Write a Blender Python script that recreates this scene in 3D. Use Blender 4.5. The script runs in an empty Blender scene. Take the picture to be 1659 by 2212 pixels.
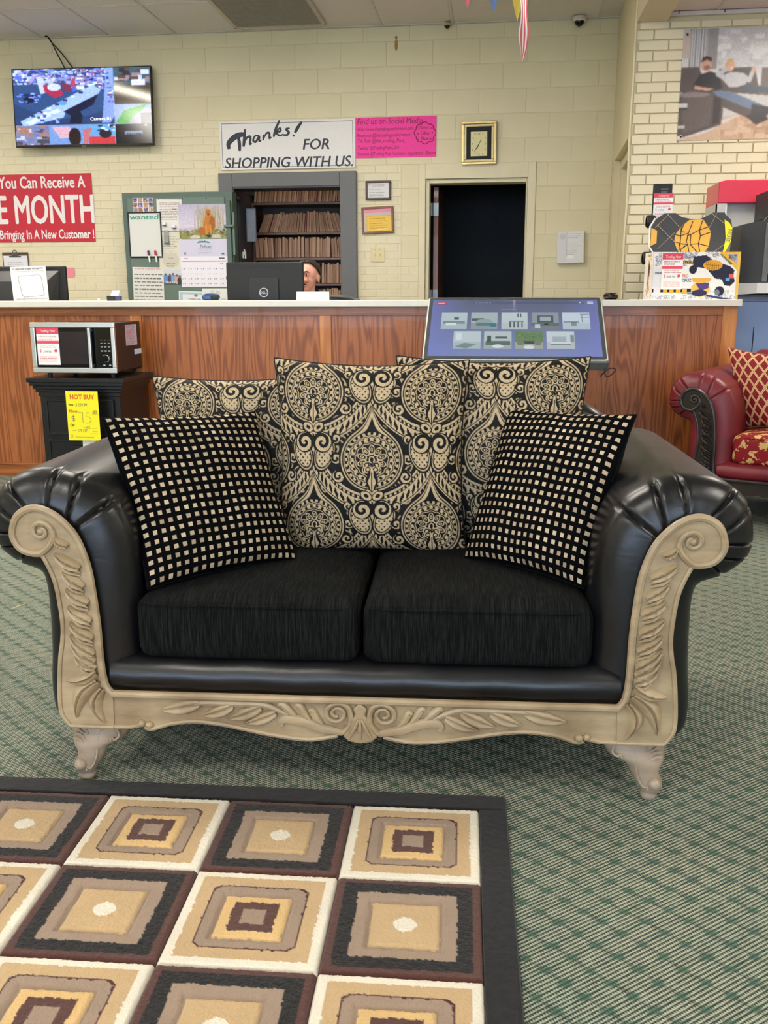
# Furniture shop: a black leather loveseat with carved cream trim on green carpet, a long oak
# service counter behind it and a painted block wall.  Metres; X runs along the wall, Y goes
# into the picture, Z is up; the floor is z = 0.
import bpy, math, random
import numpy as np
from mathutils import Vector, Matrix

S = bpy.context.scene
COL = S.collection
PI = math.pi
rnd = random.Random(7)

# ------------------------------------------------------------------ camera
IW, IH = 1659.0, 2212.0
FPX, PITCH, YAW, ROLL, EYE = 2008.3, .228867, .118405, -.002937, 1.115
def _basis():
    cy, sy, cp, sp, cr, sr = math.cos(YAW), math.sin(YAW), math.cos(PITCH), math.sin(PITCH), math.cos(ROLL), math.sin(ROLL)
    f0, r0, u0 = Vector((-sy, cy, 0)), Vector((cy, sy, 0)), Vector((0, 0, 1))
    f, u = f0*cp - u0*sp, u0*cp + f0*sp
    return r0*cr + u*sr, u*cr - r0*sr, f
CR, CU, CF = _basis()
EYEV = Vector((0, 0, EYE))
def _ray(px, py): return CF + CR*((px-IW/2)/FPX) - CU*((py-IH/2)/FPX)
def at(px, py, Y):
    "point of the plane at depth Y that is seen at a picture position"
    d = _ray(px, py); return EYEV + d*(Y/d.y)
def rect(x0, y0, x1, y1, Y):
    a, b = at(x0, y1, Y), at(x1, y0, Y); return a.x, b.x, a.z, b.z
cam_d = bpy.data.cameras.new('camera'); cam = bpy.data.objects.new('camera', cam_d); COL.objects.link(cam)
cam_d.sensor_fit = 'VERTICAL'; cam_d.sensor_height = 24; cam_d.lens = FPX*24/IH
cam_d.clip_start = .05; cam_d.clip_end = 100
m = Matrix((CR, CU, -CF)).transposed().to_4x4(); m.translation = EYEV; cam.matrix_world = m
S.camera = cam

# ------------------------------------------------------------------ light
S.view_settings.view_transform = 'Standard'; S.view_settings.look = 'None'
S.view_settings.gamma = 1; S.view_settings.use_curve_mapping = False
S.view_settings.exposure = 0.0
LAMP, DAY = 30.0, 460          # ceiling panels (emission), daylight at the shop window (watts)
S.cycles.max_bounces = 5; S.cycles.diffuse_bounces = 3; S.cycles.glossy_bounces = 3; S.cycles.adaptive_threshold = .07; S.cycles.adaptive_min_samples = 14
S.cycles.caustics_reflective = False; S.cycles.caustics_refractive = False
w = bpy.data.worlds.new('outside'); S.world = w; w.use_nodes = True
w.node_tree.nodes['Background'].inputs[0].default_value = (.55, .7, 1, 1)
w.node_tree.nodes['Background'].inputs[1].default_value = 1.0
la = bpy.data.lights.new('window_daylight', 'AREA'); la.shape = 'RECTANGLE'; la.size = 9; la.size_y = 2.1
la.energy = DAY; la.color = (.62, .78, 1)
lo = bpy.data.objects.new('window_daylight', la); COL.objects.link(lo)
lo.location = (-1.5, -7.35, 1.55); lo.rotation_euler = (PI/2, 0, 0)

# ------------------------------------------------------------------ helpers
def lin(c):
    "sRGB 0-255 triple to linear"
    return tuple((x/255/12.92 if x/255 <= .04045 else ((x/255+.055)/1.055)**2.4) for x in c[:3])
class NT:
    "small node builder"
    def __init__(s, name):
        s.m = bpy.data.materials.new(name); s.m.use_nodes = True; s.t = s.m.node_tree
        s.b = s.t.nodes['Principled BSDF']; s.out = s.t.nodes['Material Output']
    def n(s, typ, **kw):
        x = s.t.nodes.new('ShaderNode'+typ)
        for k, v in kw.items(): setattr(x, k, v)
        return x
    def set(s, sock, v):
        if isinstance(v, bpy.types.NodeSocket): s.t.links.new(v, sock)
        elif isinstance(v, (tuple, list)) and len(v) == 3 and sock.type == 'RGBA': sock.default_value = (*v, 1)
        else: sock.default_value = v
    def m_(s, op, a, b=0.0, c=0.0, clamp=False):
        x = s.n('Math', operation=op, use_clamp=clamp); s.set(x.inputs[0], a); s.set(x.inputs[1], b); s.set(x.inputs[2], c); return x.outputs[0]
    def ramp01(s, v, a, b):
        x = s.n('MapRange'); x.clamp = True; s.set(x.inputs[0], v); s.set(x.inputs[1], a); s.set(x.inputs[2], b); return x.outputs[0]
    def mix(s, f, a, b):
        x = s.n('Mix', data_type='RGBA'); s.set(x.inputs[0], f); s.set(x.inputs[6], a); s.set(x.inputs[7], b); return x.outputs[2]
    def coord(s, kind='Object', scale=(1, 1, 1), rot=(0, 0, 0), loc=(0, 0, 0)):
        c = s.n('TexCoord'); mp = s.n('Mapping'); s.t.links.new(c.outputs[kind], mp.inputs[0])
        mp.inputs['Scale'].default_value = scale; mp.inputs['Rotation'].default_value = rot; mp.inputs['Location'].default_value = loc
        return mp.outputs[0]
    def noise(s, vec, scale=5, detail=3, rough=.55, dist=0, out=0):
        x = s.n('TexNoise'); s.t.links.new(vec, x.inputs['Vector']); x.inputs['Scale'].default_value = scale
        x.inputs['Detail'].default_value = detail; x.inputs['Roughness'].default_value = rough; x.inputs['Distortion'].default_value = dist
        return x.outputs[out]
    def xyz(s, vec):
        x = s.n('SeparateXYZ'); s.t.links.new(vec, x.inputs[0]); return x.outputs
    def vec(s, x, y, z=0.0):
        c = s.n('CombineXYZ'); s.set(c.inputs[0], x); s.set(c.inputs[1], y); s.set(c.inputs[2], z); return c.outputs[0]
    def bump(s, h, strength=.3, dist=.002):
        x = s.n('Bump'); x.inputs['Strength'].default_value = strength; x.inputs['Distance'].default_value = dist
        s.set(x.inputs['Height'], h); s.t.links.new(x.outputs[0], s.b.inputs['Normal'])
    def fin(s, color=None, rough=.5, metal=0, spec=.5, coat=0, sheen=0):
        if color is not None: s.set(s.b.inputs['Base Color'], color)
        s.set(s.b.inputs['Roughness'], rough); s.set(s.b.inputs['Metallic'], metal); s.set(s.b.inputs['Specular IOR Level'], spec)
        s.set(s.b.inputs['Coat Weight'], coat); s.set(s.b.inputs['Sheen Weight'], sheen)
        return s.m
_mc = {}
def plain(name, rgb, rough=.5, metal=0, spec=.5, var=.12, scale=25, bump=0, coat=0, sheen=0):
    "plain paint / plastic / paper with a little procedural mottling; rgb is sRGB 0-255"
    if name in _mc: return _mc[name]
    t = NT(name); v = t.coord(); nz = t.noise(v, scale, 3)
    c = lin(rgb); f = t.ramp01(nz, .25, .75)
    col = t.mix(f, tuple(x*(1-var) for x in c), tuple(min(1, x*(1+var)) for x in c))
    if bump: t.bump(nz, bump, .002)
    _mc[name] = t.fin(col, rough, metal, spec, coat, sheen); return _mc[name]
def emitter(name, rgb, strength):
    t = NT(name); t.set(t.b.inputs['Base Color'], (.8, .8, .8)); t.set(t.b.inputs['Emission Color'], lin(rgb)); t.b.inputs['Emission Strength'].default_value = strength
    return t.m

class MB:
    "collects faces; build() links them as one mesh object"
    def __init__(s): s.v, s.f, s.mi = [], [], []
    def add(s, vs, fs, mi=0):
        o = len(s.v); s.v += [tuple(x) for x in vs]; s.f += [tuple(i+o for i in f) for f in fs]; s.mi += [mi]*len(fs); return s
    def box(s, x0, x1, y0, y1, z0, z1, mi=0):
        vs = [(x, y, z) for x in (x0, x1) for y in (y0, y1) for z in (z0, z1)]
        return s.add(vs, [(0, 1, 3, 2), (4, 6, 7, 5), (0, 4, 5, 1), (2, 3, 7, 6), (0, 2, 6, 4), (1, 5, 7, 3)], mi)
    def prism(s, pts, a, b, axis='y', mi=0):
        "2-D outline pushed from a to b along an axis"
        n = len(pts)
        mk = {'y': lambda p, t: (p[0], t, p[1]), 'z': lambda p, t: (p[0], p[1], t), 'x': lambda p, t: (t, p[0], p[1])}[axis]
        area = sum(pts[i][0]*pts[(i+1) % n][1]-pts[(i+1) % n][0]*pts[i][1] for i in range(n))
        if (area > 0) == (axis == 'y'): pts = pts[::-1]
        if axis == 'y': pts = pts[::-1]
        vs = [mk(q, a) for q in pts]+[mk(q, b) for q in pts]
        fs = [tuple(range(n))[::-1], tuple(range(n, 2*n))]+[(i, (i+1) % n, (i+1) % n+n, i+n) for i in range(n)]
        if axis == 'y': fs = [f[::-1] for f in fs]
        return s.add(vs, fs, mi)
    def grid(s, P, wrap=False, mi=0):
        P = [list(r) for r in P]; nu, nv = len(P), len(P[0])
        fs = [(i*nv+j, i*nv+(j+1) % nv, (i+1)*nv+(j+1) % nv, (i+1)*nv+j) for i in range(nu-1) for j in range(nv if wrap else nv-1)]
        return s.add([q for r in P for q in r], fs, mi)
    def tube(s, path, r, n=8, caps=True, sq=1.0, mi=0, up=(0, 1, 0)):
        "round bar along points; r a number or one per point; sq squashes it along UP"
        path = [Vector(q) for q in path]; k = len(path); rr = r if hasattr(r, '__len__') else [r]*k; up = Vector(up)
        rows = []
        for i, q in enumerate(path):
            t = (path[min(i+1, k-1)]-path[max(i-1, 0)])
            t = t.normalized() if t.length > 1e-9 else Vector((0, 0, 1))
            a = up.cross(t)
            if a.length < 1e-3: a = Vector((1, 0, 0)).cross(t)
            a.normalize(); b = t.cross(a).normalized()
            rows.append([q + a*(rr[i]*math.cos(j*2*PI/n)) + b*(rr[i]*sq*math.sin(j*2*PI/n)) for j in range(n)])
        o = len(s.v); s.grid(rows, True, mi)
        if caps: s.add([], [tuple(o+j-len(s.v) for j in range(n))[::-1], tuple(o+(k-1)*n+j-len(s.v) for j in range(n))], mi)
        return s
    def lathe(s, prof, n=24, c=(0, 0, 0), sx=1, sy=1, mi=0):
        rows = [[(c[0]+r*sx*math.cos(j*2*PI/n), c[1]+r*sy*math.sin(j*2*PI/n), c[2]+z) for j in range(n)] for r, z in prof]
        s.grid([list(r) for r in rows], True, mi); return s
    def ell(s, c, r, n=12, m=8, mi=0):
        rows = []
        for i in range(m+1):
            a = -PI/2+PI*i/m; rows.append([(c[0]+r[0]*math.cos(a)*math.cos(j*2*PI/n), c[1]+r[1]*math.cos(a)*math.sin(j*2*PI/n), c[2]+r[2]*math.sin(a)) for j in range(n)])
        return s.grid(rows, True, mi)
    def build(s, name, mat, parent=None, smooth=False, bevel=0, seg=2, angle=35):
        me = bpy.data.meshes.new(name); me.from_pydata(s.v, [], s.f)
        for x in (mat if isinstance(mat, (list, tuple)) else [mat]): me.materials.append(x)
        if any(s.mi): me.polygons.foreach_set('material_index', s.mi)
        if smooth:
            me.polygons.foreach_set('use_smooth', [True]*len(me.polygons)); me.set_sharp_from_angle(angle=math.radians(angle))
        me.update(); return link(name, me, parent, bevel, seg)
def link(name, me, parent=None, bevel=0, seg=2):
    o = bpy.data.objects.new(name, me); COL.objects.link(o)
    if parent is not None: o.parent = parent
    if bevel:
        b = o.modifiers.new('bevel', 'BEVEL'); b.width = bevel; b.segments = seg; b.limit_method = 'ANGLE'; b.angle_limit = math.radians(40)
    return o
def fix_normals(o):
    import bmesh
    bm = bmesh.new(); bm.from_mesh(o.data); bmesh.ops.recalc_face_normals(bm, faces=bm.faces); bm.to_mesh(o.data); bm.free(); return o
def box(name, mat, parent, x0, x1, y0, y1, z0, z1, bevel=0, seg=2): return MB().box(x0, x1, y0, y1, z0, z1).build(name, mat, parent, bevel=bevel, seg=seg)
def tag(o, label=None, cat=None, group=None, kind=None):
    for k, v in (('label', label), ('category', cat), ('group', group), ('kind', kind)):
        if v: o[k] = v
    return o
def thing(name, label, cat, loc=(0, 0, 0), rz=0, group=None, rot=None):
    o = bpy.data.objects.new(name, None); COL.objects.link(o); o.location = loc; o.empty_display_size = .1
    o.rotation_euler = rot if rot else (0, 0, rz); return tag(o, label, cat, group)
def struct(o): o['kind'] = 'structure'; return o
def node(name, parent=None, loc=(0, 0, 0), rot=(0, 0, 0)):
    o = bpy.data.objects.new(name, None); COL.objects.link(o); o.location = loc; o.rotation_euler = rot
    if parent is not None: o.parent = parent
    return o
def dup(o, parent=None, loc=None, rot=None):
    c = o.copy(); COL.objects.link(c); c.parent = parent
    if loc is not None: c.location = loc
    if rot is not None: c.rotation_euler = rot
    return c
def text(body, mat, parent, loc, size, rot=(PI/2, 0, 0), xs=1.0, shear=0, bold=0, align='LEFT', depth=.0004, name='lettering', space=1.0, line=1.0):
    cu = bpy.data.curves.new('t', 'FONT'); cu.body = body; cu.size = size; cu.shear = shear; cu.align_x = align
    cu.extrude = depth; cu.space_character = space; cu.space_line = line; cu.resolution_u = 3
    o = bpy.data.objects.new('t', cu); COL.objects.link(o)
    dg = bpy.context.evaluated_depsgraph_get(); me = bpy.data.meshes.new_from_object(o.evaluated_get(dg)); bpy.data.objects.remove(o); bpy.data.curves.remove(cu)
    if bold:                     # heavier weight: the outline laid over itself, a little shifted
        n = len(me.vertices); co = np.empty(n*3, np.float32); me.vertices.foreach_get('co', co); co = co.reshape(-1, 3); fs = [tuple(p.vertices) for p in me.polygons]; b = bold*size
        offs = ((-b, 0), (b, 0), (0, b*.7), (0, -b*.7)); me = bpy.data.meshes.new(name)
        me.from_pydata(np.concatenate([co+np.array((x, y, .00012*k), np.float32) for k, (x, y) in enumerate(offs)]).tolist(), [], [tuple(i+k*n for i in f) for k in range(4) for f in fs]); me.update()
    me.name = name; me.materials.clear(); me.materials.append(mat)
    q = link(name, me, parent); q.location = loc; q.rotation_euler = rot; q.scale = (xs, 1, 1); return q

class Canvas:
    "a flat print, drawn with numpy and carried as point colours of a fine grid"
    def __init__(s, w, h, bg=(255, 255, 255)):
        s.w, s.h = w, h; s.a = np.zeros((h, w, 3)); s.a[:] = bg
        s.Y, s.X = np.mgrid[0:h, 0:w]; s.X = (s.X+.5)/w; s.Y = (s.Y+.5)/h
    def put(s, mask, c, al=1.0):
        mk = (mask.astype(float)*al)[..., None]; s.a = s.a*(1-mk)+np.array(c, float)*mk; return s
    def rect(s, x0, y0, x1, y1, c, al=1.0): return s.put((s.X >= x0) & (s.X < x1) & (s.Y >= y0) & (s.Y < y1), c, al)
    def ell(s, x, y, rx, ry, c, al=1.0): return s.put(((s.X-x)/rx)**2+((s.Y-y)/ry)**2 < 1, c, al)
    def poly(s, pts, c, al=1.0):
        ins = np.zeros(s.X.shape, bool); n = len(pts)
        for i in range(n):
            (x1, y1), (x2, y2) = pts[i], pts[(i+1) % n]
            if y1 == y2: continue
            ins ^= ((s.Y < y1) != (s.Y < y2)) & (s.X < (x2-x1)*(s.Y-y1)/(y2-y1)+x1)
        return s.put(ins, c, al)
    def line(s, pts, wd, c, al=1.0):
        k = s.w/s.h; d = np.full(s.X.shape, 9.)
        for (x1, y1), (x2, y2) in zip(pts[:-1], pts[1:]):
            ax, ay, bx, by = x1*k, y1, x2*k, y2; L = (bx-ax)**2+(by-ay)**2+1e-12
            t = np.clip(((s.X*k-ax)*(bx-ax)+(s.Y-ay)*(by-ay))/L, 0, 1)
            d = np.minimum(d, np.hypot(s.X*k-ax-t*(bx-ax), s.Y-ay-t*(by-ay)))
        return s.put(np.clip((wd-d)/(.7/s.h)+.5, 0, 1), c, al)
    def vgrad(s, x0, y0, x1, y1, c0, c1):
        t = np.clip((s.Y-y0)/(y1-y0), 0, 1)[..., None]; g = np.array(c0)*(1-t)+np.array(c1)*t
        mk = ((s.X >= x0) & (s.X < x1) & (s.Y >= y0) & (s.Y < y1))[..., None]; s.a = np.where(mk, g, s.a); return s
    def speck(s, x0, y0, x1, y1, n, cols, sz, seed=1):
        r = np.random.default_rng(seed)
        for _ in range(n):
            x, y = r.uniform(x0, x1), r.uniform(y0, y1); a, b = sz*r.uniform(.4, 1.4), sz*r.uniform(.4, 1.2)
            s.rect(max(x0, x-a), max(y0, y-b), min(x1, x+a), min(y1, y+b), cols[r.integers(len(cols))])
        return s
    def lines(s, x0, y0, x1, n, dy, c, h=.35, seed=2, ragged=.4):
        "greeked lines of small print"
        r = np.random.default_rng(seed)
        for i in range(n):
            y = y0+i*dy; x = x0; e = x1-(x1-x0)*ragged*r.random()
            while x < e:
                wd = (x1-x0)*r.uniform(.05, .16); s.rect(x, y, min(e, x+wd), y+dy*h, c, .75); x += wd+(x1-x0)*.025
        return s
    def blur(s, k=1):
        for _ in range(k):
            p = np.pad(s.a, ((1, 1), (1, 1), (0, 0)), 'edge'); s.a = (p[:-2, 1:-1]+p[2:, 1:-1]+p[1:-1, :-2]+p[1:-1, 2:]+2*p[1:-1, 1:-1])/6
        return s
    def grain(s, amt, seed=1):
        s.a = s.a*(1+np.random.default_rng(seed).normal(0, amt, s.a.shape[:2]))[..., None]; return s
    def panel(s, name, mat, parent, o, ex, ey):
        "grid: o is the lower left corner, ex / ey the width and height vectors"
        o, ex, ey = Vector(o), Vector(ex), Vector(ey)
        U = (np.arange(s.w)/(s.w-1)); V = 1-np.arange(s.h)/(s.h-1)
        P = np.array(o)[None, None]+U[None, :, None]*np.array(ex)+V[:, None, None]*np.array(ey)
        return gridmesh(name, P, mat, parent, s.a)
def gridmesh(name, P, mat, parent=None, col=None, uv=False, smooth=True, flip=False):
    h, w = P.shape[:2]; me = bpy.data.meshes.new(name)
    idx = np.arange(h*w).reshape(h, w)
    q = np.stack([idx[:-1, :-1], idx[1:, :-1], idx[1:, 1:], idx[:-1, 1:]], -1).reshape(-1, 4)
    if flip: q = q[:, ::-1]
    me.vertices.add(h*w); me.vertices.foreach_set('co', P.astype(np.float32).ravel())
    me.loops.add(q.size); me.loops.foreach_set('vertex_index', q.astype(np.int32).ravel())
    me.polygons.add(len(q)); me.polygons.foreach_set('loop_start', np.arange(0, q.size, 4, dtype=np.int32))
    if smooth: me.polygons.foreach_set('use_smooth', np.ones(len(q), bool))
    me.update(calc_edges=True)
    if col is not None:
        c = np.clip(col, 0, 255)/255; c = np.where(c <= .04045, c/12.92, ((c+.055)/1.055)**2.4)
        a = me.color_attributes.new('Col', 'FLOAT_COLOR', 'POINT')
        a.data.foreach_set('color', np.concatenate([c.reshape(-1, 3), np.ones((h*w, 1))], 1).astype(np.float32).ravel())
    if uv:
        U, V = np.meshgrid(np.linspace(0, 1, w), np.linspace(1, 0, h)); uvs = np.stack([U, V], -1).reshape(-1, 2)
        l = me.uv_layers.new(name='UVMap'); l.data.foreach_set('uv', uvs[q.ravel()].astype(np.float32).ravel())
    me.materials.append(mat); me.validate(); return link(name, me, parent)
def print_mat(name, rough=.5, emit=0, base=1.0, spec=.4):
    t = NT(name); a = t.n('Attribute', attribute_name='Col'); col = a.outputs['Color']
    if emit: t.set(t.b.inputs['Emission Color'], col); t.b.inputs['Emission Strength'].default_value = emit; return t.fin((.01, .01, .012), rough, 0, spec)
    return t.fin(col, rough, 0, spec)
PRINT = print_mat('printed_paper', .6)
PRINT_GLOSS = print_mat('printed_vinyl', .35)
WHITE = plain('white_paper', (236, 236, 232), .6, var=.03)
BLACK = plain('black_plastic', (22, 22, 24), .55, var=.1)
INK = plain('black_ink', (22, 22, 28), .6)
def spline(pts, n=6):
    "Catmull-Rom through points"
    pts = [Vector(p) for p in pts]; out = []
    for i in range(len(pts)-1):
        p0, p1, p2, p3 = pts[max(i-1, 0)], pts[i], pts[i+1], pts[min(i+2, len(pts)-1)]
        for k in range(n):
            t = k/n; out.append(.5*((2*p1)+(p2-p0)*t+(2*p0-5*p1+4*p2-p3)*t*t+(3*p1-p0-3*p2+p3)*t**3))
    return out+[pts[-1]]
# ------------------------------------------------------------------ materials of the place
def wall_paint(name, rgb):
    t = NT(name); v = t.coord('Object'); n1 = t.noise(v, 1.3, 3); n2 = t.noise(v, 90, 4, .7)
    c = lin(rgb); col = t.mix(t.ramp01(n1, .3, .7), tuple(x*.93 for x in c), tuple(x*1.04 for x in c))
    col = t.mix(t.m_('MULTIPLY', t.ramp01(n2, .55, .8), .25), col, tuple(x*.8 for x in c))
    t.bump(n2, .35, .0025); return t.fin(col, .5, 0, .4)
PAINT = wall_paint('cream_block_paint', (226, 216, 180))
PAINT_BRICK = wall_paint('cream_brick_paint', (231, 222, 190))
PAINT_TRIM = plain('cream_gloss_paint', (224, 214, 178), .4, var=.05, scale=6)
def carpet():
    # loops in slanting rows, cream and grey-green, with a lattice of darker green
    t = NT('green_loop_carpet'); v = t.coord('Object'); x, y, _ = t.xyz(v)
    wob = t.noise(v, 9, 2); wob2 = t.noise(v, 40, 3)
    jit = t.m_('MULTIPLY', t.m_('SUBTRACT', wob, .5), .012)
    x = t.m_('ADD', x, jit); y = t.m_('ADD', y, t.m_('MULTIPLY', jit, .7))
    # skewed lattice of small diamonds; rows of loops run along one of its sides
    a = t.m_('SUBTRACT', t.m_('MULTIPLY', x, 15.2), t.m_('MULTIPLY', y, 19.3)); b = t.m_('ADD', t.m_('MULTIPLY', x, 11.1), t.m_('MULTIPLY', y, 12.9))
    da = t.m_('PINGPONG', a, .5); db = t.m_('PINGPONG', b, .5)
    loops = t.m_('SINE', t.m_('MULTIPLY', b, 2*PI*11))
    rows = t.m_('COSINE', t.m_('MULTIPLY', t.m_('ADD', a, t.m_('MULTIPLY', loops, .018)), 2*PI*5))
    h = t.m_('SUBTRACT', t.m_('MULTIPLY', loops, .35), t.m_('MULTIPLY', rows, .75))
    h = t.m_('ADD', h, t.m_('MULTIPLY', t.m_('SUBTRACT', wob2, .5), 1.1))
    light = t.ramp01(h, -.55, .75)
    jag = t.m_('MULTIPLY', t.m_('SUBTRACT', wob2, .5), .25)
    inside = t.ramp01(t.m_('ADD', t.m_('MINIMUM', t.m_('MULTIPLY', da, 1.4), db), jag), .0, .11)
    knot = t.ramp01(t.m_('ADD', t.m_('ADD', t.m_('MULTIPLY', da, 1.3), db), jag), .20, .40)
    big = t.ramp01(t.noise(v, 2.2, 2), .3, .7)
    cream = t.mix(big, lin((190, 189, 166)), lin((170, 180, 160)))
    shade = lin((52, 66, 57)); green = lin((42, 78, 65)); dark = lin((40, 56, 49))
    ground = t.mix(light, shade, cream)
    lines = t.mix(t.m_('MULTIPLY', light, .45), dark, cream)
    col = t.mix(inside, lines, ground)
    col = t.mix(knot, t.mix(t.m_('MULTIPLY', light, .22), green, cream), col)
    t.bump(t.m_('MULTIPLY', h, inside), .6, .004); return t.fin(col, .95, 0, .1, sheen=.1)
CARPET = carpet()
def oak(name, c_lt, c_dk, axis='z', fig=1.0, seed=0):
    "oak: cathedral figure, fine pores; axis = direction of the grain"
    t = NT(name); sc = {'z': (1, 1, .085), 'x': (.085, 1, 1)}[axis]
    v = t.coord('Object', sc, (0, 0, 0), (seed*3.1, seed*1.7, seed*2.3))
    n1 = t.noise(v, 8.5, 2, .5, .3); rings = t.m_('SINE', t.m_('MULTIPLY', n1, 52*fig)); rings = t.ramp01(rings, -.6, 1)
    sc2 = {'z': (1, 1, .03), 'x': (.03, 1, 1)}[axis]; v2 = t.coord('Object', sc2); pores = t.ramp01(t.noise(v2, 240, 3, .7), .42, .62)
    big = t.noise(v, 1.6, 2)
    col = t.mix(t.m_('MULTIPLY', rings, .8), lin(c_lt), lin(c_dk))
    col = t.mix(t.m_('MULTIPLY', t.m_('SUBTRACT', 1.0, pores), .35), col, lin(c_dk))
    col = t.mix(t.m_('MULTIPLY', t.ramp01(big, .4, .8), .2), col, tuple(.6*q for q in lin(c_dk)))
    t.bump(pores, .12, .001); return t.fin(col, .38, 0, .45, coat=.15)
OAK_PANEL = oak('oak_plywood', (188, 112, 58), (126, 64, 24), 'z', 1.45)
OAK_PANEL_RED = oak('oak_plywood_reddish', (156, 80, 44), (100, 42, 18), 'z', 1.6, 5)
OAK_STILE = oak('oak_stile', (220, 148, 78), (178, 104, 46), 'z', .6, 2)
OAK_RAIL = oak('oak_rail', (190, 116, 60), (134, 70, 28), 'x', .6, 3)
LAMINATE = plain('counter_laminate', (226, 221, 206), .35, var=.03, scale=60)
TILE = plain('ceiling_tile_board', (224, 218, 214), .9, var=.05, scale=220, bump=.25)
TBAR = plain('ceiling_grid_metal', (214, 208, 202), .5, var=.03)
# ------------------------------------------------------------------ room
YW = 8.75; ZC = 3.39; XL, XR, YB = -9.0, 8.0, -7.0
XRET = .973                       # foot of the short return wall on the right
YP, XP = 7.1, .905                # brick pier: front plane and left edge
struct(box('floor', CARPET, None, XL, XR, YB, 12, -.05, 0))
# back wall with the record vault and the dark doorway
VX0, VX1, VZ1 = at(512, 600, YW).x, at(738, 600, YW).x, at(620, 404, YW).z
DX0, DX1, DZ1 = at(918, 560, YW).x, at(1137, 500, YW).x, at(1030, 385, YW).z
wb = MB(); d = .012
for x0, x1, z0, z1 in ((XL, VX0, 0, ZC), (VX0, VX1, VZ1, ZC), (VX1, DX0, 0, ZC), (DX0, DX1, DZ1, ZC), (DX1, XRET+.3, 0, ZC)):
    wb.box(x0, x1, YW+.0006, YW+.2, z0, z1)
wall_back = struct(wb.build('wall_back', PAINT))
_bm = {}
def piece(name, parent, x0, x1, z0, z1, y, depth, mat, bev=.003):
    key = (name, round(x1-x0, 3), round(z1-z0, 3), depth, mat.name)
    if key not in _bm:
        o = MB().box(-(x1-x0)/2, (x1-x0)/2, 0, depth, -(z1-z0)/2, (z1-z0)/2).build(name, mat, None, bevel=bev, seg=1); _bm[key] = o.data; o.parent = parent
    else: o = link(name, _bm[key], parent, bev, 1)
    o.location = ((x0+x1)/2, y+rnd.uniform(-.0006, .0006), (z0+z1)/2); return o
SIGNS = [rect(0, 142, 325, 316, YW), rect(482, 262, 764, 366, YW), rect(0, 378, 198, 518, YW), rect(770, 254, 940, 340, YW), rect(300, 440, 780, 648, YW), (VX0-.12, VX1+.12, 0, VZ1+.1), (DX0-.05, DX1+.05, 0, DZ1+.06)]
def hidden(x0, x1, z0, z1): return any(x0 >= s[0] and x1 <= s[1] and z0 >= s[2] and z1 <= s[3] for s in SIGNS)
def lay(name, X0, X1, Z0, Z1, L, Hh, j, phase, y, depth, mat, parent, zref, bev=.003, skip=hidden):
    k0 = math.floor((Z0-zref)/Hh+1e-6); k = k0
    while zref+k*Hh < Z1-.005:
        z0, z1 = max(Z0, zref+k*Hh), min(Z1, zref+(k+1)*Hh)
        ph = phase+(L/2 if k % 2 else 0); i = math.floor((X0-ph)/L)
        while ph+i*L < X1-.005:
            x0, x1 = max(X0, ph+i*L), min(X1, ph+(i+1)*L); i += 1
            if x1-x0 < .03 or z1-z0 < .02 or skip(x0, x1, z0, z1): continue
            piece(name, parent, x0+j/2, x1-j/2, z0+j/2, z1-j/2, y, depth, mat, bev)
        k += 1
ZR = at(1180, 350, YW).z; PH = at(1190, 160, YW).x; HB, LB = .2032, .4064
kk = round((at(1190, 160, YW).z-ZR)/HB-.5); PH = PH if kk % 2 == 0 else PH-LB/2
FX0, FX1, FZ1 = at(905, 500, YW).x, at(1154, 500, YW).x, at(1030, 352, YW).z     # outer edge of the door trim
VF0, VF1, VFZ = at(475, 400, YW).x, at(772, 500, YW).x, at(620, 373, YW).z       # outer edge of the vault frame
ZS = ZR+2*HB
lay('concrete_block', -4.85, XRET, ZS, ZC-.003, LB, HB, .0042, PH, YW-.0028, .010, PAINT, wall_back, ZR)
lay('concrete_block', VF1-.25, XRET, ZR, ZS, LB, HB, .0042, PH, YW-.0028, .010, PAINT, wall_back, ZR)
lay('concrete_block', FX1+.002, XRET, ZR-5*HB, ZR, LB, HB, .0042, PH, YW-.0028, .010, PAINT, wall_back, ZR)
lay('brick', -4.8, VF1-.252, ZR, ZS, .2032, HB/3, .0035, PH+.05, YW-.0028, .010, PAINT_BRICK, wall_back, ZR)
lay('brick', -4.8, VF0-.002, .98, ZR, .2032, HB/3, .0035, PH+.05, YW-.0028, .010, PAINT_BRICK, wall_back, ZR)
lay('brick', VF1+.002, FX0-.16, .98, ZR, .2032, HB/3, .0042, PH, YW-.0028, .010, PAINT_BRICK, wall_back, ZR)
lay('concrete_block', FX0-.158, FX0-.002, ZR-4*HB, ZR, .4, HB, .0035, FX0-.2, YW-.0028, .010, PAINT, wall_back, ZR)
lay('brick', FX0-.158, FX0-.002, .98, ZR-4*HB, .2032, HB/3, .0042, PH, YW-.0028, .010, PAINT_BRICK, wall_back, ZR)
lay('brick', FX1+.002, XRET, .98, ZR-5*HB, .2032, HB/3, .0042, PH, YW-.0028, .010, PAINT_BRICK, wall_back, ZR)
# old glue stain high on the wall
st = MB(); c = at(856, 92, YW)
st.ell((0, 0, .04), (.012, .0015, .014), 10, 6).ell((0, 0, -.02), (.014, .0015, .05), 10, 6)
o = st.build('stain', plain('old_yellow_glue', (170, 130, 50), .6), wall_back, smooth=True); o.location = (c.x, YW-.004, c.z)
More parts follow.
